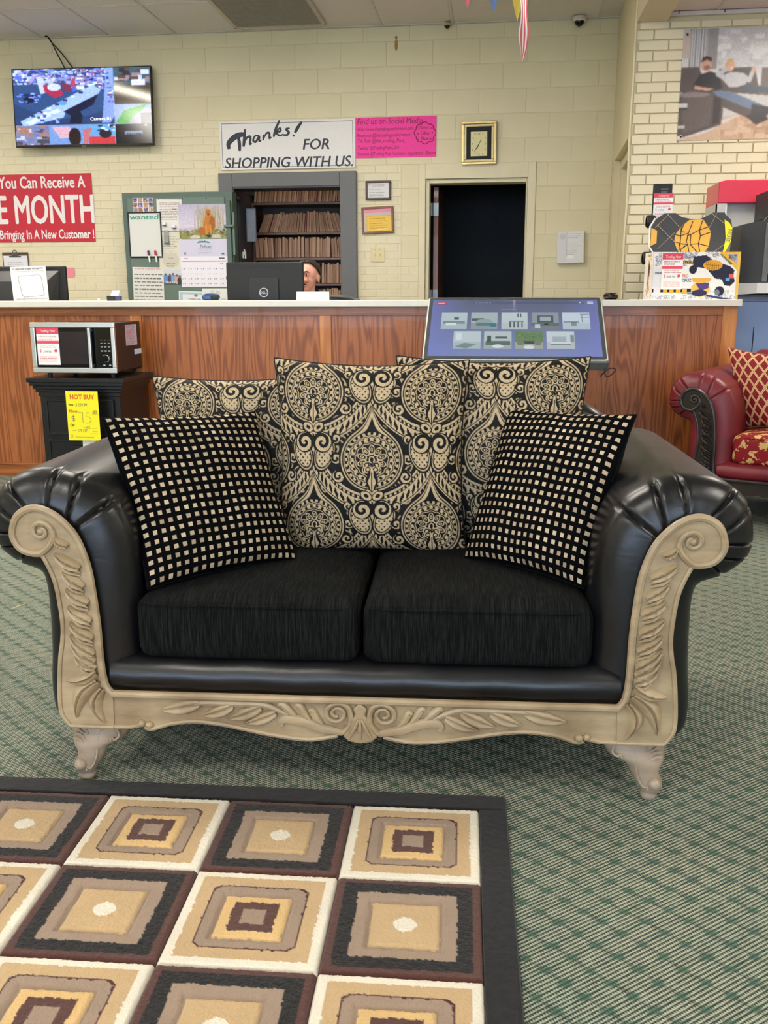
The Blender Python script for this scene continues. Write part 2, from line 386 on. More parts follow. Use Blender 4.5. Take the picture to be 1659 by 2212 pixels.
# door trim + doorway
tr = MB(); y0, y1 = YW-.014, YW+.02
tr.box(FX0, DX0, y0, y1, 0, FZ1).box(DX1, FX1, y0, y1, 0, FZ1).box(DX0, DX1, y0, y1, DZ1, FZ1)
tr.box(DX0-.001, DX0+.035, YW+.015, YW+.2, 0, DZ1).box(DX1-.012, DX1+.001, YW+.015, YW+.2, 0, DZ1).box(DX0+.035, DX1-.012, YW+.015, YW+.2, DZ1-.035, DZ1+.001)
struct(tr.build('trim_1', PAINT_TRIM, bevel=.003))
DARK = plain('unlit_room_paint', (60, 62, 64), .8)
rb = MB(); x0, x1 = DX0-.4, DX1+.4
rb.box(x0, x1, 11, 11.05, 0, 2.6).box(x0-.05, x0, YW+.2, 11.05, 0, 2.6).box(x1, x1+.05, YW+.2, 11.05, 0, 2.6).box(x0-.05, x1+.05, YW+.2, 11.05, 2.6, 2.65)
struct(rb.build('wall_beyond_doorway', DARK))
dr = node('door_1', None, (DX0+.06, YW+.2, 0)); struct(dr)
WOODDOOR = oak('brown_door_wood', (150, 88, 60), (110, 58, 36), 'z', .4, 8)
box('door_leaf', WOODDOOR, dr, 0, .045, .005, .85, .01, DZ1-.045, .002)
HINGE = plain('steel_hinge', (120, 124, 126), .35, .9)
for z in (DZ1-.3, 1.05):
    h = MB().box(-.026, .047, -.002, .006, z, z+.115).tube([(-.005, -.006, z), (-.005, -.006, z+.115)], .007).build('hinge', HINGE, dr, bevel=.001)
# return wall on the right with a recessed door, brick pier, beam and lower ceiling
xr = lambda y: XRET+(XP-XRET)*(YW-y)/(YW-YP)
rw = MB()
def slab(y0, y1, z0, z1, t0=0.0, t1=.25): rw.add([(xr(y)+t, y, z) for y in (y0, y1) for t in (t0, t1) for z in (z0, z1)], [(0, 1, 3, 2), (4, 6, 7, 5), (0, 4, 5, 1), (2, 3, 7, 6), (0, 2, 6, 4), (1, 5, 7, 3)])
slab(8.5, YW+.1, 0, ZC); slab(7.16, 8.5, 2.22, ZC); slab(YP+.02, 7.16, 0, ZC); slab(7.16, 8.5, 2.14, 2.22, .05); slab(8.4, 8.5, 0, 2.14, .05)
struct(rw.build('wall_right', PAINT))
d2 = node('door_2'); struct(d2); rw = MB(); slab(7.16, 8.4, 0, 2.14, .1, .15); rw.build('door_leaf', PAINT_TRIM, d2)
pier = struct(box('wall_front_right', wall_paint('raked_joint_paint', (214, 202, 164)), None, XP+.003, XR, YP+.012, YP+.06, 0, 2.97))
POSTER = rect(1462, 52, 1800, 304, YP)
ZB = at(1359, 313, YP).z
lay('brick', XP+.002, 3.2, .98, 2.93, .2032, .0672, .0078, at(1412, 100, YP).x, YP, .02, PAINT_BRICK, pier, ZB, .003,
    lambda a, b, c, d: (a > POSTER[0] and b < POSTER[1] and c > POSTER[2] and d < POSTER[3]) or a > 2.75)
pp = spline([(XP-.002, YP-.004, 3.3), (XP-.004, YP-.002, 2.6), (XP-.009, YP-.002, 2.2), (XP-.003, YP-.004, 1.8), (XP-.008, YP-.002, 1.5), (XP-.004, YP-.003, .9), (XP-.004, YP-.003, 0)], 5)
struct(MB().tube(pp, .007, 8).build('trim_2', PAINT_TRIM, smooth=True))
bz = at(1392, 48, YP).z
struct(box('beam', plain('beam_paint', (214, 202, 170), .5, var=.04, scale=3), None, XP, XP+.2, YB, YP+.02, bz, ZC+.02))
cr = struct(box('ceiling_right', TILE, None, XP+.2, XR, YB, YP+.02, 2.985, 3.05))
for i in range(4): box('ceiling_grid_bar', TBAR, cr, XP+.52+i*.61, XP+.545+i*.61, 5, YP, 2.98, 2.986)
wa = MB().box(XP+.2, 4, YP-.02, YP+.01, 2.955, 2.98).build('wall_angle', TBAR, cr)
for i in range(6): box('ceiling_clip', BLACK, cr, XP+.27+i*.3, XP+.276+i*.3, YP-.022, YP-.005, 2.965, 2.982)
# main ceiling: lay-in tiles on a metal grid
ceil = struct(box('ceiling', TILE, None, XL, XP+.01, YB, YW+.1, ZC+.012, ZC+.06))
struct(box('ceiling_edge', PAINT, None, XP, XRET+.3, YP, YW+.1, ZC+.012, ZC+.06))
gx = [.80-.617*i for i in range(11)]; gy = [8.73, 7.90, 6.68]
for i in range(10):
    for j in range(2):
        if (gx[i+1] > -2.45 and gx[i] < -1.4) and j == 0 and False: continue
        piece_x0, piece_x1 = gx[i+1]+.012, gx[i]-.012
        o = MB().box(piece_x0, piece_x1, gy[j+1]+.012, gy[j]-.012, ZC+.002, ZC+.014).build('ceiling_tile', TILE, ceil, bevel=.002, seg=1)
o = MB().box(gx[0]+.012, XRET, gy[1], gy[0], ZC+.002, ZC+.014).build('ceiling_tile', TILE, ceil)
for x in gx: box('ceiling_grid_bar', TBAR, ceil, x-.012, x+.012, 6.7, YW, ZC-.003, ZC+.006)
for y in gy: box('ceiling_grid_bar', TBAR, ceil, gx[-1], XRET, y-.012, y+.012, ZC-.0025, ZC+.005)
box('wall_angle', TBAR, ceil, -5.4, XRET, YW-.025, YW+.003, ZC-.004, ZC)
# air return grille
vx0, vx1, vy1 = at(497, 60, YW).x+.08, at(716, 48, YW).x-.02, 8.6
vg = thing('ceiling_vent', 'wide grey louvred air grille set in the ceiling above the white thanks sign', 'vent', ((vx0+vx1)/2, 7.95, ZC))
w2 = (vx1-vx0)/2; fr = MB()
for a in ((-w2, w2, -.68, -.64), (-w2, w2, .61, .65), (-w2, -w2+.035, -.64, .61), (w2-.035, w2, -.64, .61)): fr.box(a[0], a[1], a[2], a[3], -.018, -.004)
fr.build('frame', plain('grille_frame', (196, 182, 168), .4), vg, bevel=.002)
box('back_plate', plain('duct_dark', (52, 48, 42), .8), vg, -w2+.03, w2-.03, -.645, .615, -.0065, -.005)
sl = MB()
for i in range(46):
    y = -.63+i*.0272; sl.add([(-w2+.03, y, -.010), (w2-.03, y, -.010), (w2-.03, y+.013, -.017), (-w2+.03, y+.013, -.017)], [(0, 1, 2, 3)])
o = sl.build('louvre_blades', plain('grille_blade', (150, 143, 132), .5), vg); o['kind'] = 'stuff'
for x in (-w2+.015, w2-.015): MB().lathe([(.008, -.019), (.007, -.022), (0, -.0225)], 10, (x, .63, 0)).build('screw', HINGE, vg)
# side and rear walls, shop window behind the camera
struct(box('wall_left', PAINT, None, XL-.1, XL, YB, YW+.1, 0, ZC+.02))
struct(box('wall_far_right', PAINT, None, XR, XR+.1, YB, YP+.3, 0, 3.0))
rw = MB()
for x0, x1, z0, z1 in ((XL, -6.1, 0, ZC+.02), (3.1, XR, 0, ZC+.02), (-6.1, 3.1, 0, .45), (-6.1, 3.1, 2.65, ZC+.02)): rw.box(x0, x1, YB-.15, YB, z0, z1)
struct(rw.build('wall_rear', PAINT))
wf = MB()
for i in range(7): x = -6.1+i*9.2/6; wf.box(x-.03, x+.03, YB-.1, YB-.02, .45, 2.65)
wf.box(-6.1, 3.1, YB-.1, YB-.02, .45, .51).box(-6.1, 3.1, YB-.1, YB-.02, 2.59, 2.65)
struct(wf.build('window_1', plain('aluminium_frame', (150, 150, 152), .35, .8)))
# fluorescent ceiling panels (all above and behind the picture)
DIFF = emitter('lamp_diffuser', (255, 246, 234), LAMP)
LFR = plain('lamp_frame_white', (220, 220, 218), .4)
def panel_lamp(x, y, z, nm):
    t = thing('ceiling_light', 'white fluorescent ceiling panel '+nm, 'ceiling light', (x, y, z), 0, 'fluorescent panels of the shop ceiling')
    f = MB()
    for a in ((-.3, .3, -.6, -.575), (-.3, .3, .575, .6), (-.3, -.275, -.575, .575), (.275, .3, -.575, .575)): f.box(*a, -.02, .005)
    f.build('frame', LFR, t); box('diffuser', DIFF, t, -.274, .274, -.574, .574, -.012, -.004)
for i, x in enumerate((-6.9, -3.85, -1.35)):
    for j, y in enumerate((-4.6, -.6, 3.4, 6.1)):
        panel_lamp(x, y, ZC+.012, 'over the shop floor')
for x in (2.3, 5.9):
    for y in (-3.6, .8, 5.3): panel_lamp(x, y, 2.985, 'in the lower ceiling beyond the beam')
# ------------------------------------------------------------------ carved loveseats
def leather(name, rgb, rough=.36):
    t = NT(name); v = t.coord('Object'); n1 = t.noise(v, 6, 3); n2 = t.noise(v, 420, 3, .6); n3 = t.noise(t.coord('Object', (1, .5, 2.2)), 16, 4, .55, .6)
    c = lin(rgb); col = t.mix(t.ramp01(n1, .3, .7), tuple(x*.8 for x in c), tuple(x*1.25 for x in c))
    h = t.m_('ADD', t.m_('MULTIPLY', n2, .12), t.m_('MULTIPLY', n3, 1.0)); t.bump(h, .14, .004)
    return t.fin(col, t.m_('ADD', rough-.06, t.m_('MULTIPLY', n1, .12)), 0, .5)
def carved(name, c1, c2, rough=.42):
    "painted wood with a streaky antique glaze"
    t = NT(name); v = t.coord('Object', (1, 1, .5)); n1 = t.noise(t.coord('Object', (.25, 1, 1)), 22, 4, .6); n2 = t.noise(v, 7, 3)
    f = t.ramp01(t.m_('ADD', t.m_('MULTIPLY', n1, .6), t.m_('MULTIPLY', n2, .5)), .38, .78)
    t.bump(n1, .1, .001); return t.fin(t.mix(f, lin(c1), lin(c2)), rough, 0, .5)
LEATHER = leather('black_leather', (14, 14, 17), .33)
LEATHER_RED = leather('red_leather', (112, 26, 37), .4)
CREAM = carved('antiqued_cream_wood', (188, 168, 134), (124, 100, 70))
GREYWOOD = carved('greyed_cream_leg', (182, 165, 145), (138, 120, 102), .35)
DARKWOOD = carved('dark_carved_wood', (54, 42, 36), (30, 24, 22), .35)
def chenille():
    t = NT('charcoal_chenille'); v = t.coord('Object', (1, .045, .045)); n1 = t.noise(v, 330, 3, .7); n2 = t.noise(t.coord(), 8, 2)
    f = t.m_('MULTIPLY', t.ramp01(n1, .42, .72), t.m_('ADD', .55, t.m_('MULTIPLY', n2, .6)))
    t.bump(n1, .5, .0025); return t.fin(t.mix(f, lin((9, 10, 11)), lin((40, 41, 39))), .95, 0, .12)
CHENILLE = chenille()
def brocade():
    t = NT('red_gold_brocade'); v = t.coord('Object', (1, 1, 1)); x, y, z = t.xyz(v)
    wx = t.noise(v, 24, 2); yy = t.m_('ADD', y, t.m_('MULTIPLY', z, 1.0))
    a = t.m_('SINE', t.m_('ADD', t.m_('MULTIPLY', x, 62), t.m_('MULTIPLY', wx, 9))); b = t.m_('SINE', t.m_('ADD', t.m_('MULTIPLY', yy, 62), t.m_('MULTIPLY', wx, 7)))
    f = t.ramp01(t.m_('ADD', t.m_('MULTIPLY', a, b), t.m_('MULTIPLY', t.m_('SUBTRACT', t.noise(v, 60, 2), .5), 2.2)), .22, .36)
    return t.fin(t.mix(f, lin((134, 18, 30)), lin((206, 170, 104))), .7, 0, .3)
BROCADE = brocade()
P_IN = [(.568, .228), (.585, .253), (.591, .311), (.592, .391), (.597, .469), (.605, .534), (.623, .591), (.646, .625), (.676, .651), (.71, .663), (.739, .656), (.759, .638), (.769, .608), (.765, .586), (.749, .567), (.725, .56), (.707, .56)]
P_OUT = [(.707, .56), (.692, .528), (.68, .49), (.674, .439), (.672, .393), (.676, .353), (.684, .314), (.691, .254), (.694, .201), (.69, .172), (.673, .147), (.571, .144)]
VOL = [(.725, .56), (.707, .562), (.688, .577), (.676, .597), (.679, .616), (.69, .628), (.706, .631), (.719, .621), (.718, .604), (.704, .597), (.693, .605), (.696, .616), (.705, .614)]
LEAVES = [(.645, .578, .672, .598), (.622, .527, .675, .562), (.617, .484, .660, .522), (.609, .446, .656, .480), (.606, .403, .655, .440), (.605, .363, .654, .402), (.604, .325, .655, .372), (.603, .308, .653, .349), (.602, .292, .647, .322)]
FAN = [(.600, .285, .672, .262, -.012, .017), (.598, .262, .655, .172, .018, .019), (.588, .245, .588, .160, .022, .016)]
A_OUT = [(.505, .245), (.511, .31), (.508, .467), (.520, .585), (.556, .668), (.613, .714), (.678, .738), (.740, .738), (.79, .72), (.832, .68), (.848, .62), (.845, .575), (.825, .545), (.785, .517), (.740, .499), (.729, .47), (.728, .40), (.731, .31), (.738, .23), (.732, .165), (.700, .146)]
A_IN = [(.572, .238), (.594, .31), (.602, .467), (.612, .545), (.632, .597), (.655, .627), (.685, .650), (.712, .655), (.737, .648), (.753, .630), (.761, .605), (.757, .588), (.743, .573), (.722, .566), (.703, .553), (.685, .5), (.674, .42), (.680, .32), (.688, .24), (.684, .17), (.670, .152)]
RAIL = [(.0, .127), (.026, .132), (.040, .146), (.052, .141), (.077, .135), (.122, .129), (.186, .135), (.249, .146), (.311, .158), (.371, .164), (.428, .159), (.457, .151), (.485, .142), (.498, .148), (.490, .160), (.503, .162), (.512, .150), (.533, .146), (.571, .144)]
PLEATS = [4.15, 5.15, 6.15, 8.1, 9.25, 10.45, 11.6, 12.75]
def leaf(b, tp, wd, bow=.0, y=-.001, ht=.011, n=9, mcol=7, ribs=2):
    "raised acanthus lobe from b to tp in the x-z plane"
    bx, bz, tx, tz = b[0], b[1], tp[0], tp[1]; dx, dz = tx-bx, tz-bz; L = math.hypot(dx, dz); ux, uz = dx/L, dz/L; px_, pz_ = -uz, ux
    rows = []
    for i in range(n+1):
        u = i/n; cx = bx+dx*u+px_*bow*4*u*(1-u); cz = bz+dz*u+pz_*bow*4*u*(1-u)
        w_ = wd*max(.06, math.sin(PI*(.12+.88*u)**.9))**.75*(1+.13*abs(math.sin(4.5*PI*u)))
        row = []
        for j in range(mcol):
            v = -1+2*j/(mcol-1); hh = ht*(max(0, 1-v*v)**.45)*(.45+.55*math.sin(PI*min(1, u*.8+.12)))*(1-.55*(math.cos(v*PI*ribs)*.5+.5)**2)*(1-.18*abs(math.sin(4.5*PI*u)))
            row.append((cx+px_*w_*v, y-hh, cz+pz_*w_*v))
        rows.append(row)
    return rows
def mir(p, s): return [(q[0]*s, *q[1:]) for q in p]
def rbox(cx, cy, cz, hx, hy, hz, r, n=14, crown=0, belly=0):
    "rounded cushion block"
    mb = MB(); ax = [Vector((1, 0, 0)), Vector((0, 1, 0)), Vector((0, 0, 1))]; hv = Vector((hx, hy, hz))
    for k in range(3):
        for sg in (-1, 1):
            rows = []
            for i in range(n+1):
                row = []
                for j in range(n+1):
                    a, b = ((i/n*2-1), (j/n*2-1)); a = math.sin(a*PI/2)*.5+a*.5; b = math.sin(b*PI/2)*.5+b*.5
                    q = [0, 0, 0]; q[k] = sg; q[(k+1) % 3] = a; q[(k+2) % 3] = b
                    p = Vector([q[m]*hv[m] for m in range(3)]); c = Vector([max(-hv[m]+r, min(hv[m]-r, p[m])) for m in range(3)])
                    d = p-c; p = c+d.normalized()*r if d.length > 1e-9 else c
                    wx, wy = 1-(p.x/hx)**2, 1-(p.y/hy)**2
                    if p.z > 0: p.z += crown*max(0, wx)**.7*max(0, wy)**.5*(p.z/hz)
                    p.y += (-1 if p.y < 0 else 0)*belly*max(0, wx)*max(0, 1-(p.z/hz)**2)
                    row.append((p.x+cx, p.y+cy, p.z+cz))
                rows.append(row if sg*1 > 0 else row[::-1])
            mb.grid(rows)
    return mb
def make_sofa(name, label, loc, rz, LE, WOOD, LEG, SEAT, half=0.0, right=True):
    "carved loveseat; half widens each side (a full sofa)"
    T = thing(name, label, 'sofa', loc, rz)
    X = lambda pts: [(q[0]+half, q[1]) for q in pts]
    for s in (-1, 1):
        tube3 = lambda pts, y: [(q[0]*s, y, q[1]) for q in pts]
        # upholstered scroll arm
        ci = [Vector((q[0], q[1], 0)) for q in X(A_IN)]; co = [Vector((q[0], q[1], 0)) for q in X(A_OUT)]
        NS = 14; ci, co = spline(ci, NS), spline(co, NS); rows = []
        ss = [(0, .022), (.2, 0), (.4, 0), (.6, 0), (.8, 0), (1, 0)]
        prof = [(math.sin(k/7*PI/2), .018+.062*(1-math.cos(k/7*PI/2))) for k in range(8)]+[(1, y) for y in (.1, .125, .16, .21, .3, .45, .62, .80)]
        for f, y in prof:
            row = []
            for i, (a, b) in enumerate(zip(ci, co)):
                tt = i/NS; dp = 0
                for k, pk in enumerate(PLEATS):
                    sk = pk+.35*(f-.6)*(1 if k % 2 else -1)
                    dp += math.exp(-((tt-sk)/.065)**2)-.10*math.exp(-((tt-sk-.22)/.16)**2)-.08*math.exp(-((tt-sk+.22)/.2)**2)
                env = (min(1, .5+f) if f < .8 else (.8 if y < .085 else max(0, .7-(y-.08)/.06)))*(1 if 3 < tt < 14 else 0)
                g = f-dp*.055*env if f > .05 else f
                q = a+(b-a)*g; row.append((q.x*s, y+dp*.009*env, q.y))
            rows.append(row)
        am = MB().grid(rows); n = len(rows[0]); o0 = (len(rows)-1)*n
        am.f.append(tuple(o0+i for i in range(n))); am.mi.append(0)
        arm = am.build('arm', LE, T, smooth=True, angle=60)
        # carved front of the arm
        ip = spline([Vector((q[0], q[1], 0)) for q in X(P_IN)], 4); op = spline([Vector((q[0], q[1], 0)) for q in X(P_OUT[:-1])], 4)
        out = [(p.x*s, p.y) for p in ip]+[(p.x*s, p.y) for p in op[1:]]+[(X(P_OUT)[-1][0]*s, P_OUT[-1][1])]
        pn = MB().prism(out, .0, .034).build('arm_panel', WOOD, T); fix_normals(pn)
        bd = MB().tube([(p.x*s-.005*s*0, .001, p.y) for p in ip], .0088, 8, sq=.95)
        bd.build('moulding', WOOD, pn, smooth=True)
        MB().tube([(p.x*s, .001, p.y) for p in op]+[(X([(.60, 0)])[0][0]*s, .001, .1465), (out[-1][0], .001, .1465)], .006, 8).build('moulding', WOOD, pn, smooth=True)
        vo = spline([Vector((q[0], q[1], 0)) for q in X(VOL)], 5)
        MB().tube([(p.x*s, -.001, p.y) for p in vo], [.0085-.0032*i/len(vo) for i in range(len(vo))], 8).build('volute', WOOD, pn, smooth=True)
        MB().ell((X([(.703, 0)])[0][0]*s, -.002, .611), (.008, .009, .008)).build('volute_eye', WOOD, pn, smooth=True)
        for i, (a, b, c, d) in enumerate(LEAVES):
            lw = .0145 if i else .011
            MB().grid(leaf(((a+half)*s, b), ((c+half)*s, d), lw, -.005*s, ht=.020, mcol=9, ribs=2)).build('leaf', WOOD, pn, smooth=True, angle=50)
            if i:
                for dz, k_, r_ in ((-.0115, .95, .0042), (-.020, .74, .0036)):
                    e = (a+(c-a)*k_+half, b+(d-b)*k_+dz); mid = (a+(c-a)*k_*.55+half+.003, b+(d-b)*k_*.55+dz*1.05)
                    P = spline([Vector(((a+half)*s, -.004, b+dz*.75)), Vector((mid[0]*s, -.011, mid[1])), Vector((e[0]*s, -.006, e[1])), Vector(((e[0]+.002)*s, -.001, e[1]-.003))], 3)
                    MB().tube(P, [r_*(.6+.6*math.sin(PI*q/len(P))) for q in range(len(P))], 6).build('leaf_lobe', WOOD, pn, smooth=True)
        for a, b, c, d, bow, wd in FAN:
            MB().grid(leaf(((a+half)*s, b), ((c+half)*s, d), wd, bow*s, ht=.018, n=14, mcol=9, ribs=3)).build('leaf', WOOD, pn, smooth=True, angle=70)
        # cabriole legs
        lv = [(.150, .546, .680), (.126, .547, .687), (.107, .557, .688), (.096, .578, .687), (.086, .597, .683), (.075, .604, .677), (.063, .611, .674), (.045, .620, .682), (.033, .630, .683), (.022, .634, .677), (.0195, .637, .672), (.012, .634, .672), (.004, .638, .669), (.0, .644, .663)]
        rows = []
        for z, xl, x_r in lv:
            cx, hx = (xl+x_r)/2+half, (x_r-xl)/2; hy = min(.045, hx*1.0); cy = .022+.05*max(0, z-.03)/.12*.5+hy*.35
            rows.append([((cx+hx*math.copysign(abs(math.cos(a))**.8, math.cos(a)))*s, cy+hy*math.copysign(abs(math.sin(a))**.8, math.sin(a)), z) for a in [j*2*PI/20 for j in range(20)]])
        lm = MB().grid(rows, True); lm.f.append(tuple(range(len(lm.v)-20, len(lm.v)))); lm.mi.append(0)
        lg = lm.build('leg', LEG, T, smooth=True, angle=50)
        fy = lambda z: .022+.05*max(0, z-.03)/.12*.5-.65*min(.045, .03+max(0, z-.05)*.25)-.002
        for pth in ([(.565, .118), (.57, .133), (.59, .137), (.61, .128), (.618, .105), (.620, .075), (.628, .05), (.638, .038), (.648, .040), (.646, .032)], [(.565, .118), (.574, .110), (.584, .112), (.586, .105)], [(.648, .136), (.640, .122), (.655, .125), (.668, .138)], [(.645, .105), (.655, .118), (.672, .122)], [(.650, .098), (.660, .108), (.675, .110)]):
            P = spline([Vector((q[0]+half, fy(q[1])+.004, q[1])) for q in pth], 4)
            MB().tube([(p.x*s, p.y, p.z) for p in P], .0028, 6).build('carved_scroll', LEG, lg, smooth=True)
        MB().ell(((.66+half)*s, .006, .046), (.015, .014, .014)).build('carved_toe', LEG, lg, smooth=True)
        rl = dup(lg, T); rl.location = (0, .78, 0); rl.scale = (1, -1, 1)
        # seat cushion
        w2 = (.514-.004+half)/2; cx = (.004+w2)*s
        cu = rbox(cx, .335, .378, w2, .318, .074, .034, 14, .022, .010).build('seat_cushion', SEAT, T, smooth=True, angle=80)
        zc = .438; r = .03; ring = []
        for i in range(41):
            a = i/40*2-1; ring.append((cx+a*(w2-.012), .335-.318+.001+ (.012*(abs(a)**8)) - .006*(1-a*a), zc+.004*(1-a*a)))
        MB().tube(ring, .0026, 6).build('piping', SEAT, cu, smooth=True)
    # back, seat deck, front roll
    B = [(-.655-half, .2), (-.655-half, .70), (-.625-half, .785), (-.56-half, .825), (.56+half, .825), (.625+half, .785), (.655+half, .70), (.655+half, .2)]
    bk = fix_normals(MB().prism(B, .63, .83).build('backrest', LE, T, bevel=.045, seg=4)); bk.data.polygons.foreach_set('use_smooth', [True]*len(bk.data.polygons))
    box('seat_deck', LE, T, -.56-half, .56+half, .06, .7, .16, .305, .01)
    pr = [(.034, .228), (.012, .236), (.001, .250), (-.002, .268), (.004, .288), (.02, .306), (.05, .315), (.09, .315)]
    rows = [[((-.575-half)+(1.15+2*half)*k/30, y+(.012*max(0, abs(k/15-1)-.86)*4), z-.0015*math.sin(k*1.3)) for k in range(31)] for y, z in pr]
    MB().grid(rows).build('front_roll', LE, T, smooth=True)
    box('back_skirt', LE, T, -.66-half, .66+half, .70, .80, .15, .3)
    # carved apron
    half_pts = X(RAIL[3:]); full = [(-q[0], q[1]) for q in half_pts[::-1]]+([(-.040, .146), (-.026, .132), (0, .127), (.026, .132), (.040, .146)] if not half else [(0, .14)])+half_pts
    rl = fix_normals(MB().prism(full+[(.571+half, .229), (-.571-half, .229)], .004, .034).build('apron', WOOD, T))
    MB().tube([(-.571-half, .002, .2285), (.571+half, .002, .2285)], .0095, 10, up=(0, 1, .01)).build('moulding', WOOD, rl, smooth=True)
    if half: return T
    for s in (-1, 1):
        MB().tube([(q[0]*s, .004, q[1]+.002) for q in spline([Vector((*q, 0)) for q in RAIL[3:14]], 4)], .0062, 8).build('moulding', WOOD, rl, smooth=True)
        MB().tube([(q[0]*s, .004, q[1]+.002) for q in RAIL[15:]], .0062, 8).build('moulding', WOOD, rl, smooth=True)
        MB().ell((.488*s, .002, .1545), (.010, .009, .009)).build('bead', WOOD, rl, smooth=True)
        MB().ell((.505*s, .002, .1575), (.009, .009, .009)).build('bead', WOOD, rl, smooth=True)
        sp = [(.040, .150), (.023, .172), (.022, .199), (.031, .217), (.053, .222), (.074, .209), (.075, .188), (.061, .178), (.044, .181), (.036, .196), (.043, .208), (.057, .209), (.064, .199), (.057, .190), (.050, .192)]
        P = spline([Vector((q[0]*s, 0, q[1])) for q in sp], 5)
        MB().tube(P, [.0075-.0035*i/len(P) for i in range(len(P))], 8).build('volute', WOOD, rl, smooth=True)
        st = [(.040, .150), (.07, .156), (.090, .160), (.118, .171), (.146, .179), (.170, .180), (.182, .172), (.179, .162)]
        P = spline([Vector((q[0]*s, .001, q[1])) for q in st], 5); k = len(P)
        MB().tube(P, [.005+.008*math.sin(PI*min(1, .1+.9*i/k)) for i in range(k)], 8, sq=.7).build('scroll_stem', WOOD, rl, smooth=True)
        for a, b, c, d, e, f in ((.085, .168, .100, .185, .109, .203), (.113, .177, .127, .196, .138, .214), (.143, .184, .160, .200, .177, .216)):
            P = spline([Vector((a*s, 0, b)), Vector((c*s, 0, d)), Vector((e*s, 0, f)), Vector(((e+.007)*s, 0, f-.004))], 5)
            MB().tube(P, [.004+.0055*math.sin(PI*i/len(P)) for i in range(len(P))], 8, sq=.8).build('leaf_curl', WOOD, rl, smooth=True)
        P = spline([Vector((q[0]*s, .001, q[1])) for q in ((.165, .190), (.19, .202), (.222, .213), (.287, .214), (.36, .213), (.40, .206))], 5)
        MB().tube(P, [.005+.003*math.sin(PI*i/len(P)) for i in range(len(P))], 8, sq=.8).build('sprig_stem', WOOD, rl, smooth=True)
        for a, b, c, d, wd in ((.191, .194, .265, .167, .013), (.225, .207, .303, .177, .014), (.290, .208, .361, .183, .014), (.367, .211, .459, .194, .016)):
            MB().grid(leaf((a*s, b), (c*s, d), wd, -.004*s, .003, .016, 12, 9, 1)).build('leaf', WOOD, rl, smooth=True, angle=70)
    sh = fix_normals(MB().prism([(-.016, .211), (0, .226), (.016, .211), (.011, .197), (.040, .145), (.026, .132), (0, .127), (-.026, .132), (-.040, .145), (-.011, .197)], -.006, .01).build('shell', WOOD, rl, bevel=.004))
    for a in (-.026, 0, .026): MB().tube([(a*.12, -.007, .188), (a*.5, -.0085, .165), (a, -.007, .140)], [.003, .0048, .003], 8).build('shell_flute', WOOD, sh, smooth=True)
    return T
SO, SRZ = (-.283, 1.914, 0), math.radians(2.476)
sofa = make_sofa('loveseat', 'black leather loveseat with carved cream scroll trim standing on the green carpet', SO, SRZ, LEATHER, CREAM, GREYWOOD, CHENILLE)
RED_RZ = math.radians(-27); _e = at(1475, 850, 4.75); RED_AT = (_e.x+1.212*math.cos(RED_RZ), 4.75+1.212*math.sin(RED_RZ), 0)
red = make_sofa('carved_sofa', 'red leather sofa with dark carved arm, partly seen at the right edge', RED_AT, RED_RZ, LEATHER_RED, DARKWOOD, DARKWOOD, BROCADE, half=.45)
SM = Matrix.Translation(SO) @ Matrix.Rotation(SRZ, 4, 'Z')
